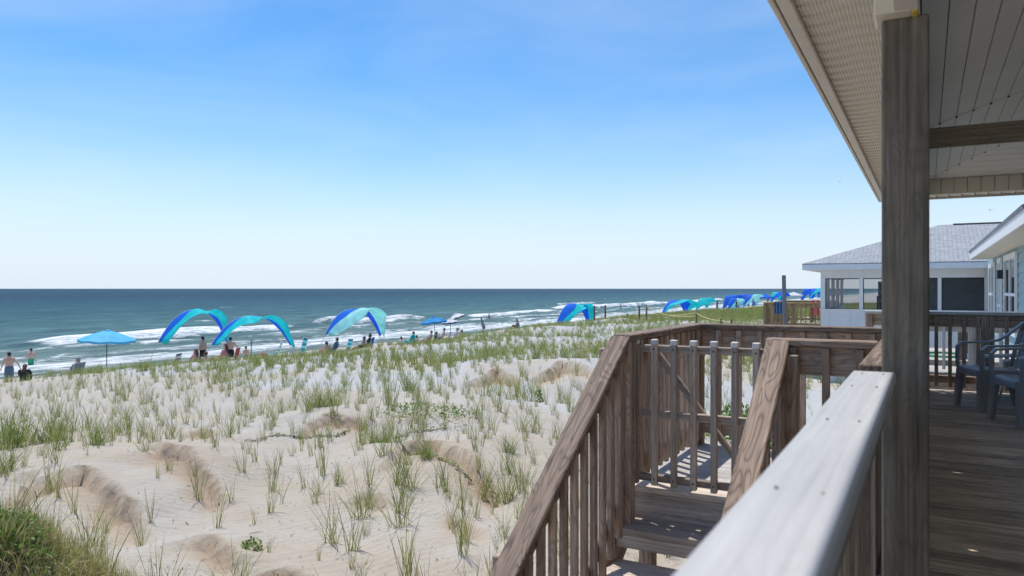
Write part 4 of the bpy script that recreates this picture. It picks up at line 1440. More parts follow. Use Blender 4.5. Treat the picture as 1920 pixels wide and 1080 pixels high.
def canopy(label, px, D, span, H, m2=None, m1=None, reach=1.9, droop=0.2, seed=0, skew=0.0, cover=(0.12, 0.90), split=0.42):
    """wind shade: a bent pole staked in the sand with a two-colour sail streaming from it"""
    x, y = spot(px, D)
    z = beach_z(x, y)
    e = empty('wind_canopy', (x, y, z), label, 'beach shade', 'wind shades along the beach')
    rnd = random.Random(seed)
    o = Vector((x, y, z))

    def arch(s):
        u = 2 * s - 1
        zz_ = H * (1 - abs(u) ** 2.3)
        return o + ALONG * (span / 2 * (u + skew * (1 - u * u))) + Vector((0, 0, zz_))
    pts = [arch(k / 30) for k in range(31)]
    pts[0] = pts[0] + Vector((0, 0, -0.3))
    pts[-1] = pts[-1] + Vector((0, 0, -0.3))
    V, Fc = tube_arrays(pts, 0.018, 6)
    mesh_obj('pole', me_from('pole', V, Fc, True), M_STEEL, None, e)
    ns, ntt = 34, 14
    ph = rnd.uniform(0, 6)

    def sail(t0, t1, name, mat):
        V, Fc = [], []
        for i in range(ns + 1):
            s = cover[0] + (cover[1] - cover[0]) * i / ns
            tap = min(1.0, 0.30 + 3.2 * min(i / ns, 1 - i / ns))
            for j in range(ntt + 1):
                t = (t0 + (t1 - t0) * j / ntt)
                L = reach * tap * t * (1 + 0.28 * math.sin(5.5 * s + ph) + 0.10 * math.sin(17 * s + 2 * ph))
                p = arch(s)
                fl = 0.17 * t * math.sin(7.5 * s * 2 + 3.0 * t + ph) + 0.07 * t * math.sin(19 * s - 5 * t + ph * 2)
                q = p + WIND * L + Vector((0, 0, -droop * t * t * tap + 0.10 * t + fl)) + ALONG * (0.10 * t * math.sin(5 * s + ph))
                V.append(q)
        for i in range(ns):
            for j in range(ntt):
                a = i * (ntt + 1) + j
                Fc.append((a, a + 1, a + ntt + 2, a + ntt + 1))
        ob = mesh_obj(name, me_from(name, V, Fc, True), mat, None, e)
        md = ob.modifiers.new('thick', 'SOLIDIFY')
        md.thickness = 0.004
    sail(0.0, split, 'blue_sail', m1 or M_BLUE)
    sail(split, 1.0, 'turquoise_sail', m2 or M_TURQ)
    return e


canopy('tall arched turquoise and blue wind shade, first from the left', 358, 40.5, 4.5, 3.25, seed=1, reach=2.2, droop=0.06, split=0.34, skew=0.08)
canopy('low wide turquoise and blue wind shade, second from the left', 470, 37.5, 4.9, 2.62, seed=4, reach=2.0, droop=0.12, split=0.24)
canopy('pale aqua and blue wind shade, third from the left', 660, 46.0, 4.5, 2.95, m2=M_AQUA, seed=2, reach=2.4, droop=0.10, split=0.32)
canopy('blue and turquoise wind shade beside the brown beach posts', 1072, 77.0, 4.4, 2.75, seed=3, reach=2.6, droop=0.2, cover=(0.04, 0.94), split=0.5)
canopy('wide blue and turquoise wind shade beside the roped beach path', 1262, 107, 5.0, 2.6, seed=5, reach=2.6, cover=(0.04, 0.94), split=0.5)
canopy('small all turquoise wind shade beyond the roped beach path', 1314, 116, 2.6, 2.6, m1=M_TURQ, seed=6, reach=1.7, cover=(0.04, 0.9))
far_c = [(1364, 138, 2.8, 3.0, M_BLUE, M_BLUE, 'far dark blue wind shade, leftmost of the distant beach cluster'),
         (1374, 130, 2.8, 2.35, M_BLUE, M_AQUA, 'far pale aqua shade in front of the dark blue one'),
         (1392, 150, 2.6, 3.1, M_BLUE, M_NAVY, 'far small navy shade between two pale ones'),
         (1404, 145, 3.4, 2.9, M_BLUE, M_AQUA, 'far round pale aqua shade with blue inside'),
         (1452, 160, 3.4, 3.0, M_TURQ, M_BLUE, 'far turquoise and blue shade just left of the grey piling'),
         (1510, 195, 4.0, 3.4, M_BLUE, M_BLUE, 'far cobalt blue shade next to the white house'),
         (1526, 192, 4.0, 3.2, M_BLUE, M_TURQ, 'far turquoise shade closest to the white house corner')]
for k, (px, D, sp_, H_, a_, b_, lab) in enumerate(far_c):
    canopy(lab, px, D, sp_, H_, m1=a_, m2=b_, seed=20 + k, reach=2.2, cover=(0.03, 0.95))


def umbrella(label, px, D, rad, H, mat, tilt=0.0, tilt_dir=0.0, rise=0.38, pole=None, under=None, closed=False, n=8, zbase=None):
    x, y = spot(px, D)
    z = beach_z(x, y) if zbase is None else zbase
    e = empty('beach_umbrella', (x, y, z), label, 'umbrella', 'beach umbrellas')
    T = Matrix.Translation((x, y, z + H * 0.62)) @ Matrix.Rotation(tilt_dir, 4, 'Z') @ Matrix.Rotation(tilt, 4, 'Y')
    top = T @ Vector((0, 0, H * 0.38))
    V, Fc = tube_arrays([(x, y, z - 0.4), (x, y, z + H * 0.62), top], 0.022, 8)
    mesh_obj('pole', me_from('pole', V, Fc, True), pole or M_BLACKPOLE, None, e)
    zt = H * 0.38
    V, Fc = [], []
    if closed:
        prof = [(0.02, zt + 0.05), (0.06, zt - 0.15), (0.10, zt - 0.6), (0.13, zt - 0.95), (0.06, zt - 1.05)]
        for (r, zz_) in prof:
            for k in range(12):
                t = 2 * math.pi * k / 12
                rr = r * (1 + 0.25 * (k % 2))
                V.append(T @ Vector((rr * math.cos(t), rr * math.sin(t), zz_)))
        for i in range(len(prof) - 1):
            for k in range(12):
                Fc.append((i * 12 + k, i * 12 + (k + 1) % 12, i * 12 + 12 + (k + 1) % 12, i * 12 + 12 + k))
        mesh_obj('canopy', me_from('canopy', V, Fc), mat, None, e)
        return e
    rings, seg = 6, n * 4
    for i in range(rings + 1):
        f = i / rings
        for k in range(seg):
            t = 2 * math.pi * k / seg
            edge = abs(((k / 4.0) % 1) - 0.5) * 2         # 1 on a rib, 0 between
            r = rad * f * (1 - 0.05 * f * (1 - edge))
            zz_ = zt - rise * rad * (f ** 1.35) - 0.05 * f * (1 - edge)
            V.append(T @ Vector((r * math.cos(t), r * math.sin(t), zz_)))
    for i in range(rings):
        for k in range(seg):
            Fc.append((i * seg + k, i * seg + (k + 1) % seg, i * seg + seg + (k + 1) % seg, i * seg + seg + k))
    ob = mesh_obj('canopy', me_from('canopy', V, Fc), mat, None, e)
    md = ob.modifiers.new('thick', 'SOLIDIFY')
    md.thickness = 0.006
    # valance strip
    V2, F2 = [], []
    for k in range(seg):
        p = V[rings * seg + k]
        V2 += [p, p + Vector((0, 0, -0.10))]
    for k in range(seg):
        F2.append((2 * k, 2 * ((k + 1) % seg), 2 * ((k + 1) % seg) + 1, 2 * k + 1))
    ob2 = mesh_obj('valance', me_from('valance', V2, F2), under or mat, None, e)
    md = ob2.modifiers.new('thick', 'SOLIDIFY')
    md.thickness = 0.006
    for k in range(n):
        t = 2 * math.pi * k / n
        a = T @ Vector((0, 0, zt - 0.02))
        b = T @ Vector((rad * 0.97 * math.cos(t), rad * 0.97 * math.sin(t), zt - rise * rad * 0.96 - 0.02))
        Vr, Fr = tube_arrays([a, (a + b) / 2 + Vector((0, 0, 0.03)), b], 0.006, 4)
        mesh_obj('rib', me_from('rib', Vr, Fr), M_STEEL, None, e)
    Vf, Ff = tube_arrays([T @ Vector((0, 0, zt - 0.02)), T @ Vector((0, 0, zt + 0.02)), T @ Vector((0, 0, zt + 0.05))], [0.16, 0.14, 0.03], 10)
    mesh_obj('vent_cap', me_from('vent_cap', Vf, Ff, True), mat, None, e)
    return e


umbrella('light blue beach umbrella on a dark pole, far left', 200, 37.5, 1.32, 2.34, M_SKYBLUE, tilt=R(3), tilt_dir=R(20), rise=0.34)
umbrella('azure blue beach umbrella above the seated group', 815, 55.0, 0.98, 2.15, M_MIDBLUE, tilt=R(-7), tilt_dir=R(29), rise=0.36)
umbrella('low blue and white beach umbrella right of the azure one', 845, 57.0, 0.62, 1.95, M_WHITECLOTH, tilt=R(-6), tilt_dir=R(29), rise=0.40, under=M_NAVY)
umbrella('white beach umbrella with a black underside edge, tilted', 861, 58.5, 0.66, 2.35, M_WHITECLOTH, tilt=R(-20), tilt_dir=R(29), rise=0.45, under=M_BLACKCLOTH, pole=M_STEEL)
umbrella('closed grey beach umbrella leaning on the sand', 906, 62.0, 0.5, 1.9, M_GREYCLOTH, tilt=R(-16), tilt_dir=R(29), closed=True)


def popup(label, px, D, w, H, mat):
    x, y = spot(px, D)
    z = beach_z(x, y)
    e = empty('popup_canopy', (x, y, z), label, 'beach shade')
    V = [(x - w, y - w, z + H), (x + w, y - w, z + H), (x + w, y + w, z + H), (x - w, y + w, z + H), (x, y, z + H + 0.8)]
    V += [(a, b, c - 0.22) for a, b, c in V[:4]]
    ob = mesh_obj('roof_cloth', me_from('roof_cloth', V, [(0, 1, 4), (1, 2, 4), (2, 3, 4), (3, 0, 4), (0, 5, 6, 1), (1, 6, 7, 2), (2, 7, 8, 3), (3, 8, 5, 0)]), mat, None, e)
    ob.modifiers.new('thick', 'SOLIDIFY').thickness = 0.008
    for (a, b) in ((-1, -1), (1, -1), (1, 1), (-1, 1)):
        board('leg', (x + a * w * 0.96, y + b * w * 0.96, z - 0.2), (x + a * w * 0.96, y + b * w * 0.96, z + H), 0.05, 0.05, M_STEEL, e, up=(1, 0, 0))
    return e


popup('far flat blue popup canopy in the distant beach cluster', 1431, 152, 1.75, 2.1, M_BLUE)
popup('far white peaked popup canopy beside the grey piling', 1488, 175, 1.9, 2.0, M_WHITECLOTH)


def beach_chair(label, px, D, rz, m1, m2, lean=0.35, w=0.56, bh=0.66, z=None, group='beach chairs on the sand'):
    x, y = spot(px, D)
    z = beach_z(x, y) if z is None else z
    e = empty('beach_chair', (x, y, z), label, 'chair', group, rz)
    M = WM[e.name]

    def bar(name, pts, mat=M_STEEL, r=0.014, par=e):
        V, Fc = tube_arrays(pts, r, 6)
        return mesh_obj(name, me_from(name, V, Fc, True), mat, M, par)
    h = w / 2
    top = (0.24 + lean * bh, 0.26 + bh)
    for s in (-1, 1):
        bar('side_frame', [(s * h, -0.30, 0.0), (s * h, -0.24, 0.26), (s * h, 0.24, 0.24), (s * h, top[0], top[1])])
        bar('leg', [(s * (h - 0.02), -0.10, 0.24), (s * (h - 0.02), 0.34, 0.0)])
        bar('armrest', [(s * (h + 0.02), -0.26, 0.44), (s * (h + 0.02), 0.34, 0.47)], M_WHITE, 0.022)
        bar('arm_strut', [(s * h, -0.24, 0.26), (s * (h + 0.02), -0.25, 0.44)])
    bar('top_bar', [(-h, top[0], top[1]), (h, top[0], top[1])])
    n = 7
    for k in range(n):
        f0, f1 = k / n, (k + 1) / n
        V = []
        for f in (f0, f1):
            yy_, zz_ = 0.24 + lean * bh * f, 0.26 + bh * f
            sag = 0.03
            V += [(-h + 0.01, yy_, zz_), (0, yy_ + sag, zz_), (h - 0.01, yy_, zz_)]
        ob = mesh_obj('back_stripe', me_from('back_stripe', V, [(0, 1, 4, 3), (1, 2, 5, 4)]), (m1, m2)[k % 2], M, e)
        ob.modifiers.new('thick', 'SOLIDIFY').thickness = 0.008
    V = [(-h + 0.01, -0.24, 0.26), (0, -0.24, 0.22), (h - 0.01, -0.24, 0.26), (-h + 0.01, 0.24, 0.24), (0, 0.24, 0.19), (h - 0.01, 0.24, 0.24)]
    ob = mesh_obj('seat', me_from('seat', V, [(0, 1, 4, 3), (1, 2, 5, 4)]), m1, M, e)
    ob.modifiers.new('thick', 'SOLIDIFY').thickness = 0.008
    return e


SEAWARD = R(-90)
beach_chair('grey striped beach chair with a grey haired sitter, far left', 131, 30.2, R(-70), M_GREYCLOTH, M_DENIM, w=0.62)
beach_chair('pale grey beach chair left of the standing man', 319, 33.6, R(-60), M_GREYCLOTH, M_WHITECLOTH, lean=0.22, bh=0.72)
beach_chair('dark blue beach chair just left of the standing man', 350, 34.2, R(-62), M_DENIM, M_NAVY, lean=0.25, bh=0.68)
beach_chair('bright red beach chair under the left wind shades', 430, 34.8, R(-60), M_REDCLOTH, M_REDCLOTH, lean=0.25, bh=0.7)
beach_chair('small pale aqua beach chair with a dark patch', 511, 33.6, R(-35), M_AQUA, M_DENIM, bh=0.5, w=0.45)
beach_chair('teal striped beach chair at the foot of the second wind shade', 557, 38.0, R(-20), M_TEAL, M_AQUA, lean=0.25, bh=0.95)
beach_chair('teal striped beach chair under the pale aqua wind shade', 644, 45.2, R(-20), M_TEAL, M_AQUA, lean=0.3, bh=0.85)
beach_chair('bright blue beach chair under the pale aqua wind shade', 686, 43.6, R(-65), M_BLUE, M_BLUE, lean=0.25, bh=0.8, w=0.66)
beach_chair('dark green beach chair left of the azure umbrella pole', 810, 51.5, R(-60), M_DKGREEN, M_DKGREEN, bh=0.7)
beach_chair('dark blue beach chair right of the azure umbrella pole', 831, 52.0, R(-60), M_BLUE, M_NAVY, bh=0.85, w=0.7)
beach_chair('grey beach chair in the seated group, left of the dark green one', 790, 52.0, R(-62), M_GREYCLOTH, M_DENIM, bh=0.6)
beach_chair('turquoise striped folding beach chair behind the grey armchairs on the deck', 1912, 7.95, R(-75), M_TURQ, M_TEAL, z=0.0, bh=0.6, group='folding chair on the deck')
x_, y_ = spot(868, 54.5)
ck = empty('cooler', (x_, y_, beach_z(x_, y_)), 'white and blue cooler box beside the umbrellas', 'cooler')
zc_ = beach_z(x_, y_)
block('body', x_ - 0.3, x_ + 0.3, y_ - 0.22, y_ + 0.22, zc_, zc_ + 0.34, M_MIDBLUE, ck, 0.03)
block('lid', x_ - 0.31, x_ + 0.31, y_ - 0.23, y_ + 0.23, zc_ + 0.342, zc_ + 0.44, M_WHITE, ck, 0.03)
x_, y_ = spot(334, 34.0)
zc_ = beach_z(x_, y_)
ck = empty('cooler', (x_, y_, zc_), 'pale cooler box between the left beach chairs', 'cooler')
block('body', x_ - 0.22, x_ + 0.22, y_ - 0.2, y_ + 0.2, zc_, zc_ + 0.5, M_WHITE, ck, 0.03)
block('lid', x_ - 0.23, x_ + 0.23, y_ - 0.21, y_ + 0.21, zc_ + 0.502, zc_ + 0.58, M_AQUA, ck, 0.03)
x_, y_ = spot(471, 37.0)
zc_ = beach_z(x_, y_)
pt = empty('side_table', (x_, y_, zc_), 'small table on a thin stake right of the second shade', 'table')
board('stake', (x_, y_, zc_ - 0.2), (x_, y_, zc_ + 1.33), 0.035, 0.035, M_BEACHPOST, pt, up=(1, 0, 0))
block('top', x_ - 0.22, x_ + 0.12, y_ - 0.15, y_ + 0.15, zc_ + 1.33, zc_ + 1.36, M_GREYCLOTH, pt, 0.005)

_bag = {}


def bag(label, px, D, w, h, mat, rz):
    """a slouched beach tote with two handles"""
    x, y = spot(px, D)
    e = empty('beach_bag', (x, y, beach_z(x, y)), label, 'bag', None, rz)
    V, Fc = [], []
    prof = [(0.0, 0.85, 0.75), (0.3, 1.0, 1.0), (0.75, 0.98, 0.8), (1.0, 1.05, 0.55)]
    for (f, a, b) in prof:
        for k in range(12):
            t = 2 * math.pi * k / 12
            V.append((w / 2 * a * math.copysign(abs(math.cos(t)) ** 0.6, math.cos(t)), w * 0.25 * b * math.copysign(abs(math.sin(t)) ** 0.6, math.sin(t)), h * f))
    for i in range(3):
        for k in range(12):
            Fc.append((i * 12 + k, i * 12 + (k + 1) % 12, i * 12 + 12 + (k + 1) % 12, i * 12 + 12 + k))
    Fc.append(tuple(range(11, -1, -1)))
    ob = mesh_obj('sack', me_from('sack', V, Fc, True), mat, WM[e.name], e)
    ob.modifiers.new('thick', 'SOLIDIFY').thickness = 0.008
    for s in (-1, 1):
        Vh, Fh = tube_arrays([(-w * 0.25, s * w * 0.12, h), (-w * 0.15, s * w * 0.13, h + 0.16), (w * 0.15, s * w * 0.13, h + 0.16), (w * 0.25, s * w * 0.12, h)], 0.012, 6)
        mesh_obj('handle', me_from('handle', Vh, Fh, True), M_WHITECLOTH, WM[e.name], e)


bag('green and white beach bag right of the pale grey chair', 338, 33.4, 0.45, 0.38, M_AQUA, 0.3)
bag('orange red beach bag in front of the standing man', 372, 33.9, 0.42, 0.36, M_REDCLOTH, -0.4)
bag('pink beach bag between the pink sitter and red chair', 419, 34.4, 0.42, 0.40, M_PINKCLOTH, 0.2)
bag('teal beach bag right of the red chair', 441, 34.9, 0.45, 0.38, M_TEAL, 0.6)
bag('red beach bag left of the small pale aqua chair', 495, 34.4, 0.40, 0.34, M_REDCLOTH, 0.1)
bag('dark beach bag lying left of the pale aqua shade', 598, 43.0, 0.55, 0.30, M_BLACKCLOTH, 0.0)
bag('red beach bag right of the bright blue chair', 697, 43.0, 0.50, 0.36, M_REDCLOTH, 0.2)
bag('white beach bag in the umbrella group', 786, 50.6, 0.5, 0.4, M_WHITECLOTH, 0.5)
bag('dark green beach bag right of the cooler box', 886, 55.0, 0.7, 0.35, M_DKGREEN, 0.4)

# ------------------------------------------------------------------ people
_bod = {}


def remesh(parts, voxel, name):
    """one closed skin over a set of tapered limbs"""
    bm = bmesh.new()
    for (pts, rad) in parts:
        V, Fc = tube_arrays(pts, rad, 10)
        base = [bm.verts.new(v) for v in V]
        for f in Fc:
            try:
                bm.faces.new([base[i] for i in f])
            except ValueError:
                pass
        for p, r in ((pts[0], rad[0]), (pts[-1], rad[-1])):
            bmesh.ops.create_icosphere(bm, subdivisions=2, radius=r, matrix=Matrix.Translation(p))
    bmesh.ops.recalc_face_normals(bm, faces=bm.faces)
    me = bpy.data.meshes.new('tmp')
    bm.to_mesh(me)
    bm.free()
    o = bpy.data.objects.new('tmp', me)
    COL.objects.link(o)
    md = o.modifiers.new('r', 'REMESH')
    md.mode = 'VOXEL'
    md.voxel_size = voxel
    ms = o.modifiers.new('s', 'SMOOTH')
    ms.factor = 0.5
    ms.iterations = 3
    dg = bpy.context.evaluated_depsgraph_get()
    out = bpy.data.meshes.new_from_object(o.evaluated_get(dg), depsgraph=dg)
    out.name = name
    out.polygons.foreach_set('use_smooth', [True] * len(out.polygons))
    bpy.data.objects.remove(o)
    bpy.data.meshes.remove(me)
    return out


def pose_joints(kind):
    """joint positions, facing -Y, feet or seat on z = 0"""
    J = {}
    if kind in ('stand', 'walk', 'wade'):
        st = {'stand': 0.05, 'walk': 0.24, 'wade': 0.08}[kind]
        J['pel'] = Vector((0, 0, 0.93)); J['waist'] = Vector((0, 0.0, 1.08)); J['chest'] = Vector((0, 0.02, 1.30)); J['neck'] = Vector((0, 0.01, 1.47)); J['head'] = Vector((0, -0.02, 1.60))
        for s, n in ((-1, 'R'), (1, 'L')):
            f = st * s
            J['sh' + n] = Vector((s * 0.185, 0.01, 1.41))
            sw = -0.10 * s if kind == 'walk' else -0.03
            out = 0.12 if kind == 'wade' else 0.07
            if kind == 'walk' and s < 0:
                out = 0.16
            J['el' + n] = Vector((s * (0.20 + out), 0.03 + sw, 1.14)); J['wr' + n] = Vector((s * (0.22 + out * 1.5), -0.03 + 2 * sw, 0.90))
            J['hip' + n] = Vector((s * 0.09, 0, 0.90)); J['kn' + n] = Vector((s * 0.105, -0.04 + f * 0.5, 0.49)); J['an' + n] = Vector((s * 0.11, 0.03 + f, 0.075)); J['to' + n] = Vector((s * 0.125, -0.13 + f, 0.035))
    elif kind == 'sit_chair':
        J['pel'] = Vector((0, 0.14, 0.36)); J['waist'] = Vector((0, 0.21, 0.50)); J['chest'] = Vector((0, 0.30, 0.71)); J['neck'] = Vector((0, 0.34, 0.88)); J['head'] = Vector((0, 0.33, 1.01))
        for s, n in ((-1, 'R'), (1, 'L')):
            J['sh' + n] = Vector((s * 0.185, 0.31, 0.82)); J['el' + n] = Vector((s * 0.31, 0.20, 0.57)); J['wr' + n] = Vector((s * 0.30, -0.06, 0.53))
            J['hip' + n] = Vector((s * 0.09, 0.12, 0.33)); J['kn' + n] = Vector((s * 0.13, -0.32, 0.44)); J['an' + n] = Vector((s * 0.13, -0.58, 0.09)); J['to' + n] = Vector((s * 0.14, -0.74, 0.06))
    else:   # sit_sand
        J['pel'] = Vector((0, 0.05, 0.13)); J['waist'] = Vector((0, 0.08, 0.28)); J['chest'] = Vector((0, 0.05, 0.50)); J['neck'] = Vector((0, -0.01, 0.67)); J['head'] = Vector((0, -0.05, 0.80))
        for s, n in ((-1, 'R'), (1, 'L')):
            J['sh' + n] = Vector((s * 0.185, 0.03, 0.61)); J['el' + n] = Vector((s * 0.27, -0.12, 0.38)); J['wr' + n] = Vector((s * 0.15, -0.32, 0.36))
            J['hip' + n] = Vector((s * 0.09, 0.03, 0.12)); J['kn' + n] = Vector((s * 0.17, -0.36, 0.40)); J['an' + n] = Vector((s * 0.12, -0.60, 0.07)); J['to' + n] = Vector((s * 0.13, -0.75, 0.04))
    return J


def body_meshes(kind):
    if kind in _bod:
        return _bod[kind]
    J = pose_joints(kind)
    up = (J['head'] - J['neck']).normalized()
    fw = Vector((0, -1, 0))
    P = []
    P.append(([J['pel'] + Vector((-0.05, 0, 0)), J['pel'] + Vector((0.05, 0, 0))], [0.125, 0.125]))
    for s in (-0.055, 0.055):
        P.append(([J['pel'] + Vector((s, 0, 0)), J['waist'] + Vector((s, 0, 0)), J['chest'] + Vector((s * 1.35, 0, 0)), J['neck'] + Vector((s * 0.6, 0, -0.05))], [0.12, 0.108, 0.122, 0.055]))
    P.append(([J['chest'], J['neck'], J['head']], [0.08, 0.056, 0.06]))
    P.append(([J['shR'], J['shL']], [0.062, 0.062]))
    hd = J['head']
    P.append(([hd - up * 0.03 + fw * 0.012, hd + up * 0.035 - fw * 0.008], [0.080, 0.092]))
    P.append(([hd - up * 0.075 + fw * 0.035, hd - up * 0.02 + fw * 0.03], [0.045, 0.07]))
    P.append(([hd + fw * 0.085 + up * 0.01, hd + fw * 0.108 - up * 0.022], [0.012, 0.016]))       # nose
    for s in (-1, 1):
        P.append(([hd + Vector((s * 0.088, 0, 0)) + up * 0.02, hd + Vector((s * 0.092, 0.012, 0)) - up * 0.025], [0.016, 0.012]))   # ears
    for n, s in (('R', -1), ('L', 1)):
        P.append(([J['sh' + n], J['el' + n], J['wr' + n]], [0.055, 0.041, 0.027]))
        d = (J['wr' + n] - J['el' + n]).normalized()
        side = d.cross(Vector((s, 0, 0)))
        side = side.normalized() if side.length > 0.05 else Vector((0, 1, 0))
        palm = J['wr' + n] + d * 0.085
        P.append(([J['wr' + n], J['wr' + n] + d * 0.045, palm], [0.028, 0.034, 0.030]))
        curl = (Vector((-s, 0, 0)) - d * d.dot(Vector((-s, 0, 0)))).normalized()
        for k, ln in enumerate((0.070, 0.082, 0.076, 0.058)):
            b0 = palm + side * (0.030 - 0.020 * k)
            P.append(([b0, b0 + d * ln * 0.55, b0 + d * ln * 0.9 + curl * ln * 0.35], [0.011, 0.010, 0.009]))
        th0 = J['wr' + n] + d * 0.035 + side * 0.028
        P.append(([th0, th0 + d * 0.03 + side * 0.028, th0 + d * 0.06 + side * 0.034], [0.013, 0.012, 0.010]))
        P.append(([J['hip' + n], J['hip' + n].lerp(J['kn' + n], 0.4), J['kn' + n]], [0.098, 0.082, 0.056]))
        P.append(([J['kn' + n], J['kn' + n].lerp(J['an' + n], 0.35), J['an' + n]], [0.054, 0.057, 0.036]))
        P.append(([J['an' + n] + (J['an' + n] - J['to' + n]) * 0.25 + Vector((0, 0, -0.02)), J['to' + n]], [0.042, 0.030]))
    body = remesh(P, 0.0125, 'body')
    S = [([J['pel'] + Vector((-0.05, 0, 0.02)), J['pel'] + Vector((0.05, 0, 0.02))], [0.142, 0.142])]
    for n in 'RL':
        S.append(([J['hip' + n], J['hip' + n].lerp(J['kn' + n], 0.45), J['hip' + n].lerp(J['kn' + n], 0.80)], [0.115, 0.110, 0.108]))
    shorts = remesh(S, 0.018, 'shorts')
    Tp = []
    for s in (-0.055, 0.055):
        Tp.append(([J['pel'] + Vector((s, 0, 0.03)), J['waist'] + Vector((s, 0, 0)), J['chest'] + Vector((s * 1.35, 0, 0)), J['chest'].lerp(J['neck'], 0.62) + Vector((s * 0.9, 0, 0))], [0.136, 0.124, 0.137, 0.09]))
    Tp.append(([J['shR'], J['shL']], [0.075, 0.075]))
    for n in 'RL':
        Tp.append(([J['sh' + n], J['sh' + n].lerp(J['el' + n], 0.55)], [0.070, 0.064]))
    top = remesh(Tp, 0.018, 'shirt')
    H = [([hd + up * 0.035 - fw * 0.018, hd + up * 0.052 - fw * 0.022], [0.096, 0.090]), ([hd - fw * 0.055 - up * 0.035, hd - fw * 0.04 + up * 0.03], [0.055, 0.075])]
    hair = remesh(H, 0.014, 'hair')
    HL = H + [([hd - fw * 0.05, hd - fw * 0.085 - up * 0.14, hd - fw * 0.09 - up * 0.24], [0.085, 0.075, 0.045])]
    longhair = remesh(HL, 0.016, 'hair')
    _bod[kind] = (body, shorts, top, hair, longhair, hd.copy(), up.copy(), fw.copy())
    return _bod[kind]


_var = {}


def variant(me, mat):
    k = (me.name, mat.name)
    if k not in _var:
        c = me.copy()
        c.materials.clear()
        c.materials.append(mat)
        _var[k] = c
    return _var[k]


def person(label, px, D, kind, rz, skin=0, hair=None, shorts=None, top=None, scale=1.0, long_hair=False, z=None, dz=0.0, group=None):
    x, y = spot(px, D)
    zz_ = (beach_z(x, y) if z is None else z) + dz
    e = empty('person', (x, y, zz_), label, 'person', group, rz, scale)
    M = WM[e.name]
    body, sh, tp, hr, lh, hd, up, fw = body_meshes(kind)
    b = mesh_obj('body', variant(body, M_SKINS[skin]), None, M, e)
    if shorts:
        mesh_obj('shorts', variant(sh, shorts), None, M, e)
    if top:
        mesh_obj('shirt', variant(tp, top), None, M, e)
    mesh_obj('hair', variant(lh if long_hair else hr, hair or M_HAIRD), None, M, e)
    for s in (-1, 1):
        Ve, Fe = tube_arrays([hd + Vector((s * 0.033, 0, 0)) + fw * 0.078 + up * 0.012, hd + Vector((s * 0.033, 0, 0)) + fw * 0.088 + up * 0.012], [0.011, 0.008], 8)
        mesh_obj('eye', me_from('eye', Ve, Fe), M_HAIRD, M, b)
    Ve, Fe = tube_arrays([hd + Vector((-0.024, 0, 0)) + fw * 0.086 - up * 0.052, hd + fw * 0.092 - up * 0.054, hd + Vector((0.024, 0, 0)) + fw * 0.086 - up * 0.052], 0.006, 6)
    mesh_obj('mouth', me_from('mouth', Ve, Fe), M_REDCLOTH, M, b)
    return e


person('shirtless boy in blue grey shorts walking at the far left edge', 17, 33.0, 'walk', R(-115), 0, M_HAIRD, M_DENIM, scale=0.90)
person('shirtless man in green shorts wading in the white surf', 58, 49.5, 'wade', R(-80), 0, M_HAIRD, M_GREENCLOTH, z=SEA - 0.62, scale=1.0)
person('person in a dark top lounging on the sand at left', 46, 34.5, 'sit_sand', R(-130), 1, M_HAIRB, M_BLACKCLOTH, M_BLACKCLOTH, long_hair=True)
person('grey haired person reclining in the striped chair, far left', 132, 30.2, 'sit_chair', R(-70), 2, M_HAIRG, M_GREYCLOTH, M_GREYCLOTH)
person('person sitting in the dark blue chair left of the standing man', 353, 34.1, 'sit_chair', R(-62), 0, M_HAIRB, M_PINKCLOTH, M_PINKCLOTH, long_hair=True)
person('shirtless man in black shorts standing under the left shade', 380, 39.8, 'stand', R(-75), 0, M_HAIRD, M_BLACKCLOTH, scale=1.02)
person('tan person sitting on the sand in front of the standing man', 386, 34.4, 'sit_sand', R(-120), 2, M_HAIRB, M_PINKCLOTH)
person('person in pink sitting left of the red chair', 409, 35.0, 'sit_chair', R(-60), 2, M_HAIRB, M_PINKCLOTH, M_PINKCLOTH, long_hair=True, dz=0.12)
person('shirtless person standing behind the red chair', 432, 40.2, 'walk', R(-120), 0, M_HAIRD, M_BLACKCLOTH, scale=0.96)
person('child standing in the surf beyond the small staked table', 461, 48.0, 'wade', R(-90), 0, M_HAIRD, M_GREYCLOTH, z=SEA - 0.10, scale=0.85)
person('tanned person sitting on the sand at left of pale aqua shade', 613, 44.6, 'sit_sand', R(-100), 1, M_HAIRD, M_REDCLOTH, dz=0.12)
person('person in a denim blue top sitting under the pale aqua shade', 622, 45.0, 'sit_chair', R(-70), 0, M_HAIRD, M_DENIM, M_DENIM, dz=0.12)
person('person in grey reclining left of the bright blue chair', 672, 43.8, 'sit_chair', R(-50), 1, M_HAIRB, M_GREYCLOTH, M_PINKCLOTH, dz=0.06)
person('person sitting in the bright blue beach chair', 683, 43.5, 'sit_chair', R(-65), 1, M_HAIRD, M_DKGREEN, M_DKGREEN, dz=0.15)
person('tanned person lying low on the sand right of blue chair', 690, 44.0, 'sit_sand', R(-60), 1, M_HAIRB, M_REDCLOTH, dz=-0.12, scale=0.8)
person('dark haired person in white, leftmost of the umbrella group', 753, 51.0, 'sit_sand', R(-80), 2, M_HAIRD, M_WHITECLOTH, M_WHITECLOTH)
person('person in a turquoise top sitting in the umbrella group', 767, 51.5, 'sit_chair', R(-80), 0, M_HAIRD, M_TURQ, M_TURQ, dz=0.12)
person('person in denim sitting right of the turquoise top', 775, 51.8, 'sit_sand', R(-80), 2, M_HAIRD, M_DENIM, M_DENIM)
person('child with dark hair and white shirt in the umbrella group', 782, 51.8, 'sit_sand', R(-85), 2, M_HAIRD, M_WHITECLOTH, M_WHITECLOTH, scale=0.9, dz=0.1)
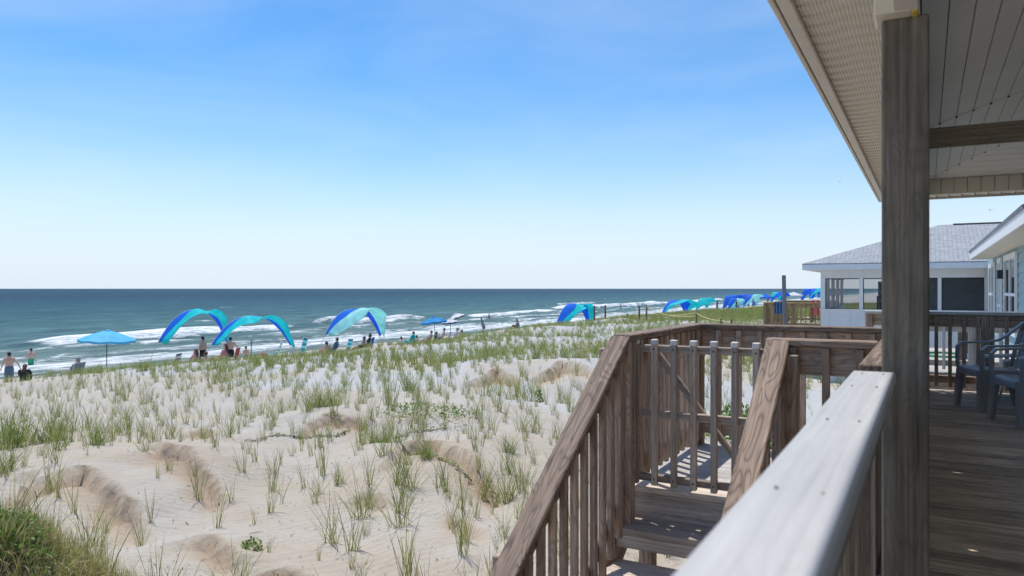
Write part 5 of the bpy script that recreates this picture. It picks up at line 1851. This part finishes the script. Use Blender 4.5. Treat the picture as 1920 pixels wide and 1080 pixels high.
person('bare shouldered person sitting left of the dark green chair', 800, 52.4, 'sit_chair', R(-65), 0, M_HAIRB, M_PINKCLOTH, dz=0.1)
person('dark haired person in the dark green chair', 809, 51.5, 'sit_chair', R(-60), 1, M_HAIRD, M_DKGREEN, M_DKGREEN)
person('person sitting left of the dark blue chair under azure umbrella', 824, 53.4, 'sit_chair', R(-60), 0, M_HAIRD, M_NAVY, dz=0.2)
person('pale person in a cap coloured shirt right of azure umbrella', 849, 54.0, 'sit_chair', R(-70), 2, M_HAIRB, M_WHITECLOTH, M_WHITECLOTH, dz=0.18)
person('sunburnt person sitting left of the cooler box', 857, 54.2, 'sit_chair', R(-60), 0, M_HAIRB, M_REDCLOTH, dz=0.0)
person('lone swimmer far out right of the closed umbrella', 917, 118.0, 'wade', R(-90), 1, M_HAIRD, M_NAVY, z=SEA - 0.62)
person('person sitting on the dune edge right of the closed umbrella', 970, 61.0, 'sit_sand', R(-70), 1, M_HAIRB, M_BLACKCLOTH, M_GREYCLOTH, dz=0.55)
person('swimmer in the surf between the brown beach posts', 1164, 175.0, 'wade', R(-90), 1, M_HAIRD, M_NAVY, z=SEA - 0.3)
for px, D, lab, sk, m_ in ((1345, 112, 'far person left of the distant shade cluster', 0, M_NAVY), (1381, 128, 'far person under the pale aqua shade of the cluster', 1, M_BLACKCLOTH), (1412, 130, 'far person right of the round aqua shade', 0, M_DENIM), (1440, 140, 'far person below the flat blue canopy', 1, M_NAVY)):
    person(lab, px, D, 'stand', R(-60), sk, M_HAIRD, m_, m_, dz=0.2)

# ------------------------------------------------------------------ beach posts and ropes
post_tops = []
for (px, D, yb, yt, lab) in ((1115, 62, 600, 573, 'brown beach post touching the blue and turquoise shade'), (1135, 64, 597, 572, 'leaning brown beach post right of the blue shade'),
                             (1177, 66, 601, 588, 'short brown stub post between taller beach posts'), (1199, 60, 605, 573, 'thick brown beach post, left of the last close pair'),
                             (1212, 62, 606, 571, 'thin brown beach post, right of the last close pair'), (1305, 46, 608, 583, 'brown rope post on the dune path'),
                             (1353, 40, 612, 597, 'short brown rope post at the path end'), (1371, 38, 612, 598, 'short brown rope post nearest the landing railing')):
    x_, y_ = spot(px, D)
    zg = tz(x_, y_)
    zt_ = EYE - (yt - 541) / 1387 * D
    o = board('beach_post', (x_, y_, zg - 0.4), (x_ + random.uniform(-0.05, 0.05), y_, max(zt_, zg + 0.35)), 0.13 if px < 1300 else 0.10, 0.13 if px < 1300 else 0.10, M_BEACHPOST, None, up=(0, 1, 0), bev=0.02)
    tag(o, lab, 'post', 'posts along the beach path')
    post_tops.append(Vector((x_, y_, max(zt_, zg + 0.35) - 0.12)))


def rope(label, a, b, sag):
    pts = [a.lerp(b, k / 14) - Vector((0, 0, sag * math.sin(math.pi * k / 14))) for k in range(15)]
    V, Fc = tube_arrays(pts, 0.02, 5)
    o = mesh_obj('path_rope', me_from('path_rope', V, Fc, True), M_ROPE)
    tag(o, label, 'rope', 'ropes along the beach path')


pA = Vector((*spot(1222, 60), 0))
pA.z = EYE - (588 - 541) / 1387 * 60
rope('yellow rope sagging from the paired posts to the dune path post', post_tops[4], post_tops[5] + Vector((0, 0, -0.2)), 0.35)
rope('upper yellow rope reaching the dune path post', pA, post_tops[5], 0.15)
rope('yellow rope from dune path post to the short path end post', post_tops[5], post_tops[6], 0.12)
rope('yellow rope between the two short path end posts', post_tops[6], post_tops[7], 0.05)

# ================================================================== VEGETATION


def tuft_arrays(rng, nb, Lm, wid, spread, lean=0.9, dry=0.25, dark=0.0, segs=3):
    """a clump of arching grass blades -> verts, tris, tint"""
    V, T, C = [], [], []
    for b in range(nb):
        az = rng.uniform(0, 2 * math.pi)
        L = Lm * rng.uniform(0.45, 1.1)
        th = abs(rng.normal(0.0, 0.33)) * lean
        bend = rng.uniform(0.1, 0.75) * lean
        r0 = spread * math.sqrt(rng.uniform(0, 1))
        a2 = rng.uniform(0, 2 * math.pi)
        p = np.array([r0 * math.cos(a2), r0 * math.sin(a2), -0.03])
        d = np.array([math.cos(az), math.sin(az)])
        fa = rng.uniform(0, math.pi)
        sd_ = np.array([math.cos(fa), math.sin(fa), 0]) * wid * rng.uniform(0.7, 1.2)
        tint = np.clip(rng.normal(0.42 - dark, 0.15), 0, 0.75) if rng.uniform() > dry else rng.uniform(0.75, 1.0)
        base = len(V)
        for k in range(segs):
            f = k / segs
            w = 1 - 0.55 * f
            V += [p - sd_ * 0.5 * w, p + sd_ * 0.5 * w]
            C += [tint * (0.92 + 0.08 * f) + 0.10 * (1 - f)] * 2
            ang = th + bend * (f + 0.3)
            st = L / segs
            p = p + np.array([d[0] * math.sin(ang) + 0.10 * f, d[1] * math.sin(ang), math.cos(ang)]) * st
        V.append(p)
        C.append(min(1, tint + 0.12))
        for k in range(segs - 1):
            a = base + 2 * k
            T += [(a, a + 1, a + 3), (a, a + 3, a + 2)]
        a = base + 2 * (segs - 1)
        T.append((a, a + 1, a + 2))
    return np.array(V), np.array(T, np.int64), np.array(C)


def stamp(protos, items):
    """merge many placed copies: items are (proto index, x, y, z, rot, scale)"""
    Vs, Ts, Cs = [], [], []
    n = 0
    for (k, x, y, z, rt, s) in items:
        V, T, C = protos[k]
        c, s_ = math.cos(rt), math.sin(rt)
        W = np.empty_like(V)
        W[:, 0] = (V[:, 0] * c - V[:, 1] * s_) * s + x
        W[:, 1] = (V[:, 0] * s_ + V[:, 1] * c) * s + y
        W[:, 2] = V[:, 2] * s + z
        Vs.append(W)
        Ts.append(T + n)
        Cs.append(C)
        n += len(V)
    return np.concatenate(Vs), np.concatenate(Ts), np.concatenate(Cs)


NEAR = [tuft_arrays(RNG, n, L, 0.0078, sp_, ln, dr, dk, 4) for (n, L, sp_, ln, dr, dk) in
        ((15, 0.50, 0.035, 0.5, 0.25, 0.0), (24, 0.54, 0.055, 0.65, 0.22, 0.0), (9, 0.44, 0.03, 0.5, 0.35, -0.05), (34, 0.56, 0.08, 0.95, 0.18, 0.06), (11, 0.40, 0.03, 0.6, 0.45, -0.06), (18, 0.62, 0.04, 0.45, 0.25, 0.0))]
BIG = [tuft_arrays(RNG, 120, 0.62, 0.010, 0.16, 1.5, 0.12, 0.16, 4), tuft_arrays(RNG, 95, 0.55, 0.010, 0.14, 1.4, 0.15, 0.14, 4)]
FAR = [tuft_arrays(RNG, n, L, 0.016, sp_, 0.9, dr, 0.0, 2) for (n, L, sp_, dr) in ((22, 0.50, 0.09, 0.2), (28, 0.58, 0.12, 0.18), (16, 0.45, 0.07, 0.3))]

# planted rows: 0.58 m apart, running inland to sea at 40 degrees to the deck edge
ra = R(40)
rdir = np.array([-math.sin(ra), math.cos(ra)])
rper = np.array([math.cos(ra), math.sin(ra)])
cand = []
for i in range(-90, 190):
    for j in range(-20, 260):
        jit = RNG.normal(0, 0.11, 2)
        q = rper * (i * 0.60 - 20 + jit[0]) + rdir * (j * 0.50 + jit[1])
        x_, y_ = q
        if x_ > -1.9 or x_ < -29.0 or y_ < 3.0 or y_ > 175:
            continue
        dep = -x_ * math.sin(YAW) + y_ * math.cos(YAW)
        rr = x_ * math.cos(YAW) + y_ * math.sin(YAW)
        if dep < 4.5 or abs(rr / dep) > 0.80:
            continue
        cand.append((x_, y_, dep))
for (x_, y_, dep) in list(cand):
    if dep < 15 and RNG.uniform() < 0.55:            # self-sown sprigs between the planted rows
        qx, qy = x_ + RNG.normal(0, 0.28), y_ + RNG.normal(0, 0.28)
        if qx < -1.9:
            cand.append((qx, qy, -qx * math.sin(YAW) + qy * math.cos(YAW)))
cand = np.array(cand)
cx, cy, cd = cand[:, 0], cand[:, 1], cand[:, 2]
lush = fbm(cx * 0.13 + 3, cy * 0.13, 101, 3)
crest = sstep(-20.5, -24.5, cx) * sstep(-29.2, -27.4, cx)
farz = sstep(45, 75, cy)
prob = 0.72 + 1.3 * (lush - 0.5) + 0.20 * sstep(17, 11, cd) + 0.35 * crest + 0.25 * farz * (2.4 * lush - 0.6) + 0.45 * sstep(-11, -15, cx) * sstep(26, 16, cy)
keep = RNG.uniform(0, 1, len(cx)) < prob
cx, cy, cd, lush, crest, farz = (v[keep] for v in (cx, cy, cd, lush, crest, farz))
cz = tzv(cx, cy)
size = (0.45 + 0.80 * RNG.uniform(0, 1, len(cx))) * (0.85 + 0.55 * lush) * (1 - 0.32 * crest) + 0.05 * farz
size = size * (1 + 0.22 * sstep(16, 9, cd))
order = np.argsort(cd / size)
GT = 'planted tufts of beach grass on the dune'
near_me = [me_np('grass_tuft', V, T, 3, False, C) for V, T, C in NEAR]
for m_ in near_me:
    m_.materials.append(M_GRASS)
big_me = [me_np('grass_clump', V, T, 3, False, C) for V, T, C in BIG]
for m_ in big_me:
    m_.materials.append(M_GRASS)
TL = {0: 'upright green tuft of planted beach grass on the dune', 1: 'full green tuft of planted beach grass on the dune', 2: 'short thin tuft of planted beach grass with straw blades', 3: 'broad dark green tuft of planted beach grass on sand',
      4: 'sparse straw tipped tuft of planted beach grass', 5: 'tall narrow tuft of planted beach grass on the dune'}
for n_, k in enumerate(order[:285]):
    v = int(RNG.integers(0, 6))
    o = mesh_obj('grass_tuft', near_me[v], None, Matrix.Translation((cx[k], cy[k], cz[k])) @ Matrix.Rotation(RNG.uniform(0, 6.28), 4, 'Z') @ Matrix.Scale(float(size[k]), 4))
    pxk = 960 + 1387 * (cx[k] * math.cos(YAW) + cy[k] * math.sin(YAW)) / cd[k]
    zone = 'left of the picture' if pxk < 420 else ('middle of the picture' if pxk < 820 else 'beside the stairs')
    zone = ('low ' if cd[k] < 10 else 'higher up, ') + zone
    tag(o, TL[v] + ', ' + zone, 'grass', (TL[v].split(' tuft')[0] + ' tufts, ' + zone))
items = []
for k in order[285:]:
    if cd[k] < 26:
        items.append((int(RNG.integers(0, 6)), cx[k], cy[k], cz[k], RNG.uniform(0, 6.28), float(size[k])))
V, T, C = stamp(NEAR, items)
o = mesh_obj('dune_grass', me_np('dune_grass', V, T, 3, False, C), M_GRASS)
tag(o, 'rows of planted green beach grass across the middle dune', 'grass', kind='stuff')
items = []
for k in order[285:]:
    if cd[k] >= 26:
        items.append((int(RNG.integers(0, 3)), cx[k], cy[k], cz[k], RNG.uniform(0, 6.28), float(size[k])))
        if crest[k] > 0.4 or farz[k] > 0.3:
            for _ in range(1 if farz[k] < 0.5 else (2 if lush[k] > 0.5 else 0)):
                xx, yy = cx[k] + RNG.normal(0, 0.4), cy[k] + RNG.normal(0, 0.4)
                items.append((int(RNG.integers(0, 3)), xx, yy, tz(xx, yy), RNG.uniform(0, 6.28), float(size[k]) * 0.95))
V, T, C = stamp(FAR, items)
o = mesh_obj('crest_grass', me_np('crest_grass', V, T, 3, False, C), M_GRASS)
tag(o, 'dense green beach grass along the far dune crest', 'grass', kind='stuff')
# larger dark clumps
for (px, D, s, lab) in ((20, 12.0, 1.25, 'large dark green grass clump at the far left edge'), (70, 12.6, 1.15, 'large grass clump right of the one at the left edge'), (35, 13.6, 1.1, 'large grass clump behind the left edge clumps'),
                        (8, 10.6, 0.8, 'low grass clump below the left edge clumps'), (180, 12.4, 0.95, 'lone dark spiky grass clump on the left dune'), (108, 13.0, 0.8, 'grass clump just left of the lone spiky clump'),
                        (600, 16.2, 1.25, 'dark spiky grass clump at the middle of the dune'), (620, 18.0, 1.1, 'grass clump behind the middle spiky clump'), (768, 20.5, 1.3, 'large soft grass clump right of the middle spiky clump'),
                        (705, 13.6, 0.8, 'round bushy grass clump above the sandy scoop'), (1005, 26.5, 1.2, 'grass clump above the left stair railing'), (1080, 27.0, 1.3, 'wide grass clump nearest the gate, beyond the left stair railing'), (1060, 28.0, 1.1, 'grass clump left of the wide one beyond the stair railing'),
                        (955, 13.0, 0.7, 'grass clump low beside the left stair railing'), (1010, 10.5, 0.75, 'grass clump seen just left of the stair pickets'), (800, 12.2, 0.8, 'grass clump on the lip of the middle sandy scoop')):
    x_, y_ = spot(px, D)
    o = mesh_obj('grass_clump', big_me[int(RNG.integers(0, 2))], None, Matrix.Translation((x_, y_, tz(x_, y_))) @ Matrix.Rotation(RNG.uniform(0, 6.28), 4, 'Z') @ Matrix.Scale(s, 4))
    tag(o, lab, 'grass', 'large grass clumps')


def leaf_cloud(rng, n, rx, ry, rz_, size_, tint=(0.2, 0.8)):
    V, T, C = [], [], []
    for k in range(n):
        d = rng.normal(0, 1, 3)
        d /= np.linalg.norm(d)
        r = rng.uniform(0.35, 1) ** 0.6
        p = d * r * np.array([rx, ry, rz_])
        p[2] = abs(p[2])
        a = rng.normal(0, 1, 3)
        a /= np.linalg.norm(a)
        b = np.cross(a, rng.normal(0, 1, 3))
        b /= np.linalg.norm(b)
        s = size_ * rng.uniform(0.6, 1.3)
        i = len(V)
        V += [p - a * s, p + b * s * 0.55, p + a * s, p - b * s * 0.55]
        T += [(i, i + 1, i + 2), (i, i + 2, i + 3)]
        C += [rng.uniform(*tint)] * 4
    return np.array(V), np.array(T), np.array(C)


def shrub(label, px, D, rx, rz_, n, leaf, tint=(0.2, 0.85)):
    x_, y_ = spot(px, D)
    z_ = tz(x_, y_)
    e = empty('low_shrub', (x_, y_, z_), label, 'plant', 'low green plants on the dune')
    V, T, C = leaf_cloud(RNG, n, rx, rx * 0.8, rz_, leaf, tint)
    mesh_obj('foliage', me_np('foliage', V, T, 3, False, C), M_LEAF, WM[e.name], e)
    Vs, Ts, Cs = tuft_arrays(RNG, 14, rz_ * 1.0, 0.012, rx * 0.3, 1.4, 0.9, 0, 3)
    mesh_obj('stems', me_np('stems', Vs, Ts, 3, False, Cs), M_DRY, WM[e.name], e)


shrub('bright leafy green bush seen through the gate and back railing', 1392, 15.0, 0.75, 0.75, 900, 0.055)
shrub('smaller green bush beside the one behind the gate', 1425, 14.0, 0.55, 0.55, 500, 0.05)
shrub('small bright green sprig on the sand left of the stair rail', 1010, 19.5, 0.13, 0.42, 160, 0.035, (0.5, 1))
shrub('small bright green leafy plant low on the middle dune', 472, 8.7, 0.16, 0.14, 120, 0.026, (0.3, 1))
shrub('low pale green creeping patch in the middle of the dune', 800, 16.0, 1.3, 0.16, 900, 0.03, (0.4, 1))
shrub('bluish grass bush seen under the cross railing', 1505, 13.0, 0.5, 0.5, 500, 0.045, (0.0, 0.5))
shrub('green mound plant near the roped path on the right dune', 1415, 33.0, 1.6, 0.7, 1500, 0.07, (0.3, 1))
shrub('low green creeping patch right of the blue shade', 1170, 36.0, 1.0, 0.25, 600, 0.06, (0.2, 0.8))


def vine(label, pts, n):
    """a creeping runner with paired leaves lying on the sand"""
    P = [Vector((*spot(px, D), 0)) for px, D in pts]
    path = []
    for k in range(len(P) - 1):
        for f in np.linspace(0, 1, 12, endpoint=False):
            q = P[k].lerp(P[k + 1], f) + Vector((RNG.normal(0, 0.03), RNG.normal(0, 0.03), 0))
            q.z = tz(q.x, q.y) + 0.02
            path.append(q)
    e = empty('creeping_vine', path[0], label, 'plant', 'creeping vines on the dune')
    V, Fc = tube_arrays(path, 0.007, 5)
    mesh_obj('runner', me_from('runner', V, Fc, True), M_TIE, None, e)
    LV, LT, LC = [], [], []
    for k in range(n):
        f = RNG.uniform(0, len(path) - 1.01)
        q = path[int(f)].lerp(path[int(f) + 1], f % 1)
        az = RNG.uniform(0, 6.28)
        s = RNG.uniform(0.014, 0.030)
        c = q + Vector((math.cos(az), math.sin(az), 0)) * RNG.uniform(0.01, 0.07) + Vector((0, 0, RNG.uniform(0.0, 0.05)))
        a = Vector((math.cos(az), math.sin(az), RNG.uniform(-0.4, 0.6))) * s
        b = Vector((-math.sin(az), math.cos(az), RNG.uniform(-0.3, 0.3))) * s * 0.7
        i = len(LV)
        LV += [c - a, c + b, c + a, c - b]
        LT += [(i, i + 1, i + 2), (i, i + 2, i + 3)]
        LC += [RNG.uniform(0.0, 0.6)] * 4
    o = mesh_obj('leaves', me_np('leaves', np.array([tuple(v) for v in LV]), np.array(LT), 3, False, np.array(LC)), M_LEAF, None, e)
    o['kind'] = 'stuff'


vine('long creeping vine across the middle of the pale dune', [(462, 13.6), (520, 14.2), (570, 14.4), (630, 14.4), (660, 14.8)], 160)
vine('creeping vine along the lip of the middle scoop', [(740, 12.5), (790, 12.9), (840, 12.2), (890, 11.4)], 190)
vine('creeping vine on the sandy rise above the scoop', [(690, 13.2), (720, 14.0), (780, 14.8), (850, 15.2)], 140)

# densely overgrown bank, lower left corner
items_g, items_l = [], []
bank_g = [tuft_arrays(RNG, 16, 0.20, 0.007, 0.06, 1.6, 0.55, -0.12, 3), tuft_arrays(RNG, 12, 0.26, 0.007, 0.05, 1.8, 0.75, -0.1, 3)]
bank_l = [leaf_cloud(RNG, 7, 0.10, 0.10, 0.07, 0.019, (0.2, 1.0)), leaf_cloud(RNG, 5, 0.09, 0.09, 0.06, 0.023, (0.0, 0.9))]
bx, by = spot(-40, 5.0)
tries = 0
while len(items_g) < 5200 and tries < 30000:
    tries += 1
    x_, y_ = bx + RNG.uniform(-2.6, 2.2), by + RNG.uniform(-1.6, 2.4)
    dd = math.hypot((x_ - bx), (y_ - by))
    lim = 1.30 + 0.7 * (float(vnoise(np.array([x_ * 1.7]), np.array([y_ * 1.7]), 7)[0]) - 0.5)
    if x_ < bx - 0.4:
        lim += 0.8
    if dd > lim:
        continue
    z_ = tz(x_, y_)
    items_g.append((int(RNG.integers(0, 2)), x_, y_, z_, RNG.uniform(0, 6.28), RNG.uniform(0.6, 1.1)))
    if fbm(np.array([x_ * 3.2]), np.array([y_ * 3.2]), 17, 2)[0] > 0.57:
        items_l.append((int(RNG.integers(0, 2)), x_ + 0.02, y_, z_ + 0.05, RNG.uniform(0, 6.28), RNG.uniform(0.8, 1.3)))
for k in range(70):
    q = items_g[int(RNG.integers(0, len(items_g)))]
    items_g.append((2 + int(RNG.integers(0, 2)), q[1], q[2], q[3], RNG.uniform(0, 6.28), RNG.uniform(0.5, 0.85)))
bank_g += [NEAR[1], NEAR[4]]
V, T, C = stamp(bank_g, items_g)
o = mesh_obj('bank_grass', me_np('bank_grass', V, T, 3, False, C), M_GRASS)
tag(o, 'matted brown and green grass covering the bank at lower left', 'grass', kind='stuff')
V, T, C = stamp(bank_l, items_l)
o = mesh_obj('bank_creeper', me_np('bank_creeper', V, T, 3, False, C), M_LEAF)
tag(o, 'leafy green creeper patches on the overgrown bank at lower left', 'plant', kind='stuff')

# twigs and bits of wrack on the sand
LV, LT, LC = [], [], []
for k in range(1500):
    dpt = 6.0 + 20 * RNG.uniform(0, 1) ** 1.6
    x_, y_ = spot(RNG.uniform(-60, 1150), dpt)
    if x_ > -2.0:
        continue
    z_ = tz(x_, y_) + 0.012
    az = RNG.uniform(0, 6.28)
    L_ = RNG.uniform(0.004, 0.022) * (5.0 if RNG.uniform() > 0.965 else 1)
    w_ = RNG.uniform(0.002, 0.006)
    a = np.array([math.cos(az), math.sin(az), RNG.uniform(-0.2, 0.25)]) * L_
    b = np.array([-math.sin(az), math.cos(az), 0]) * w_
    p = np.array([x_, y_, z_])
    i = len(LV)
    LV += [p - a - b, p + a - b, p + a + b, p - a + b, p + np.array([0, 0, w_ * 1.5])]
    LT += [(i, i + 1, i + 4), (i + 1, i + 2, i + 4), (i + 2, i + 3, i + 4), (i + 3, i, i + 4)]
    LC += [RNG.uniform(0, 1)] * 5
o = mesh_obj('beach_wrack', me_np('beach_wrack', np.array(LV), np.array(LT), 3, False, np.array(LC)), M_TWIG)
tag(o, 'scattered dark twigs and bits of wrack on the sand', 'debris', kind='stuff')

# gulls
for (px, py, D, lab) in ((1857, 394, 60, 'tiny gull flying above the grey roof at right'), (1575, 341, 90, 'tiny dark gull speck in the open sky left of the post')):
    x_, y_ = spot(px, D)
    z_ = EYE + (541 - py) / 1387 * D
    e = empty('gull', (x_, y_, z_), lab, 'bird', None, YAW, 0.45)
    V, Fc = tube_arrays([(0, -0.22, 0), (0, -0.1, 0.02), (0, 0.1, 0.01), (0, 0.25, 0)], [0.02, 0.06, 0.05, 0.015], 8)
    mesh_obj('body', me_from('body', V, Fc, True), M_GREYCLOTH, WM[e.name], e)
    for s in (-1, 1):
        V = [(0, -0.08, 0.02), (s * 0.3, -0.10, 0.14), (s * 0.62, 0.04, 0.05), (s * 0.3, 0.05, 0.13), (0, 0.10, 0.02)]
        o = mesh_obj('wing', me_from('wing', V, [(0, 1, 3, 4), (1, 2, 3)]), M_GREYCLOTH, WM[e.name], e)
        o.modifiers.new('thick', 'SOLIDIFY').thickness = 0.012
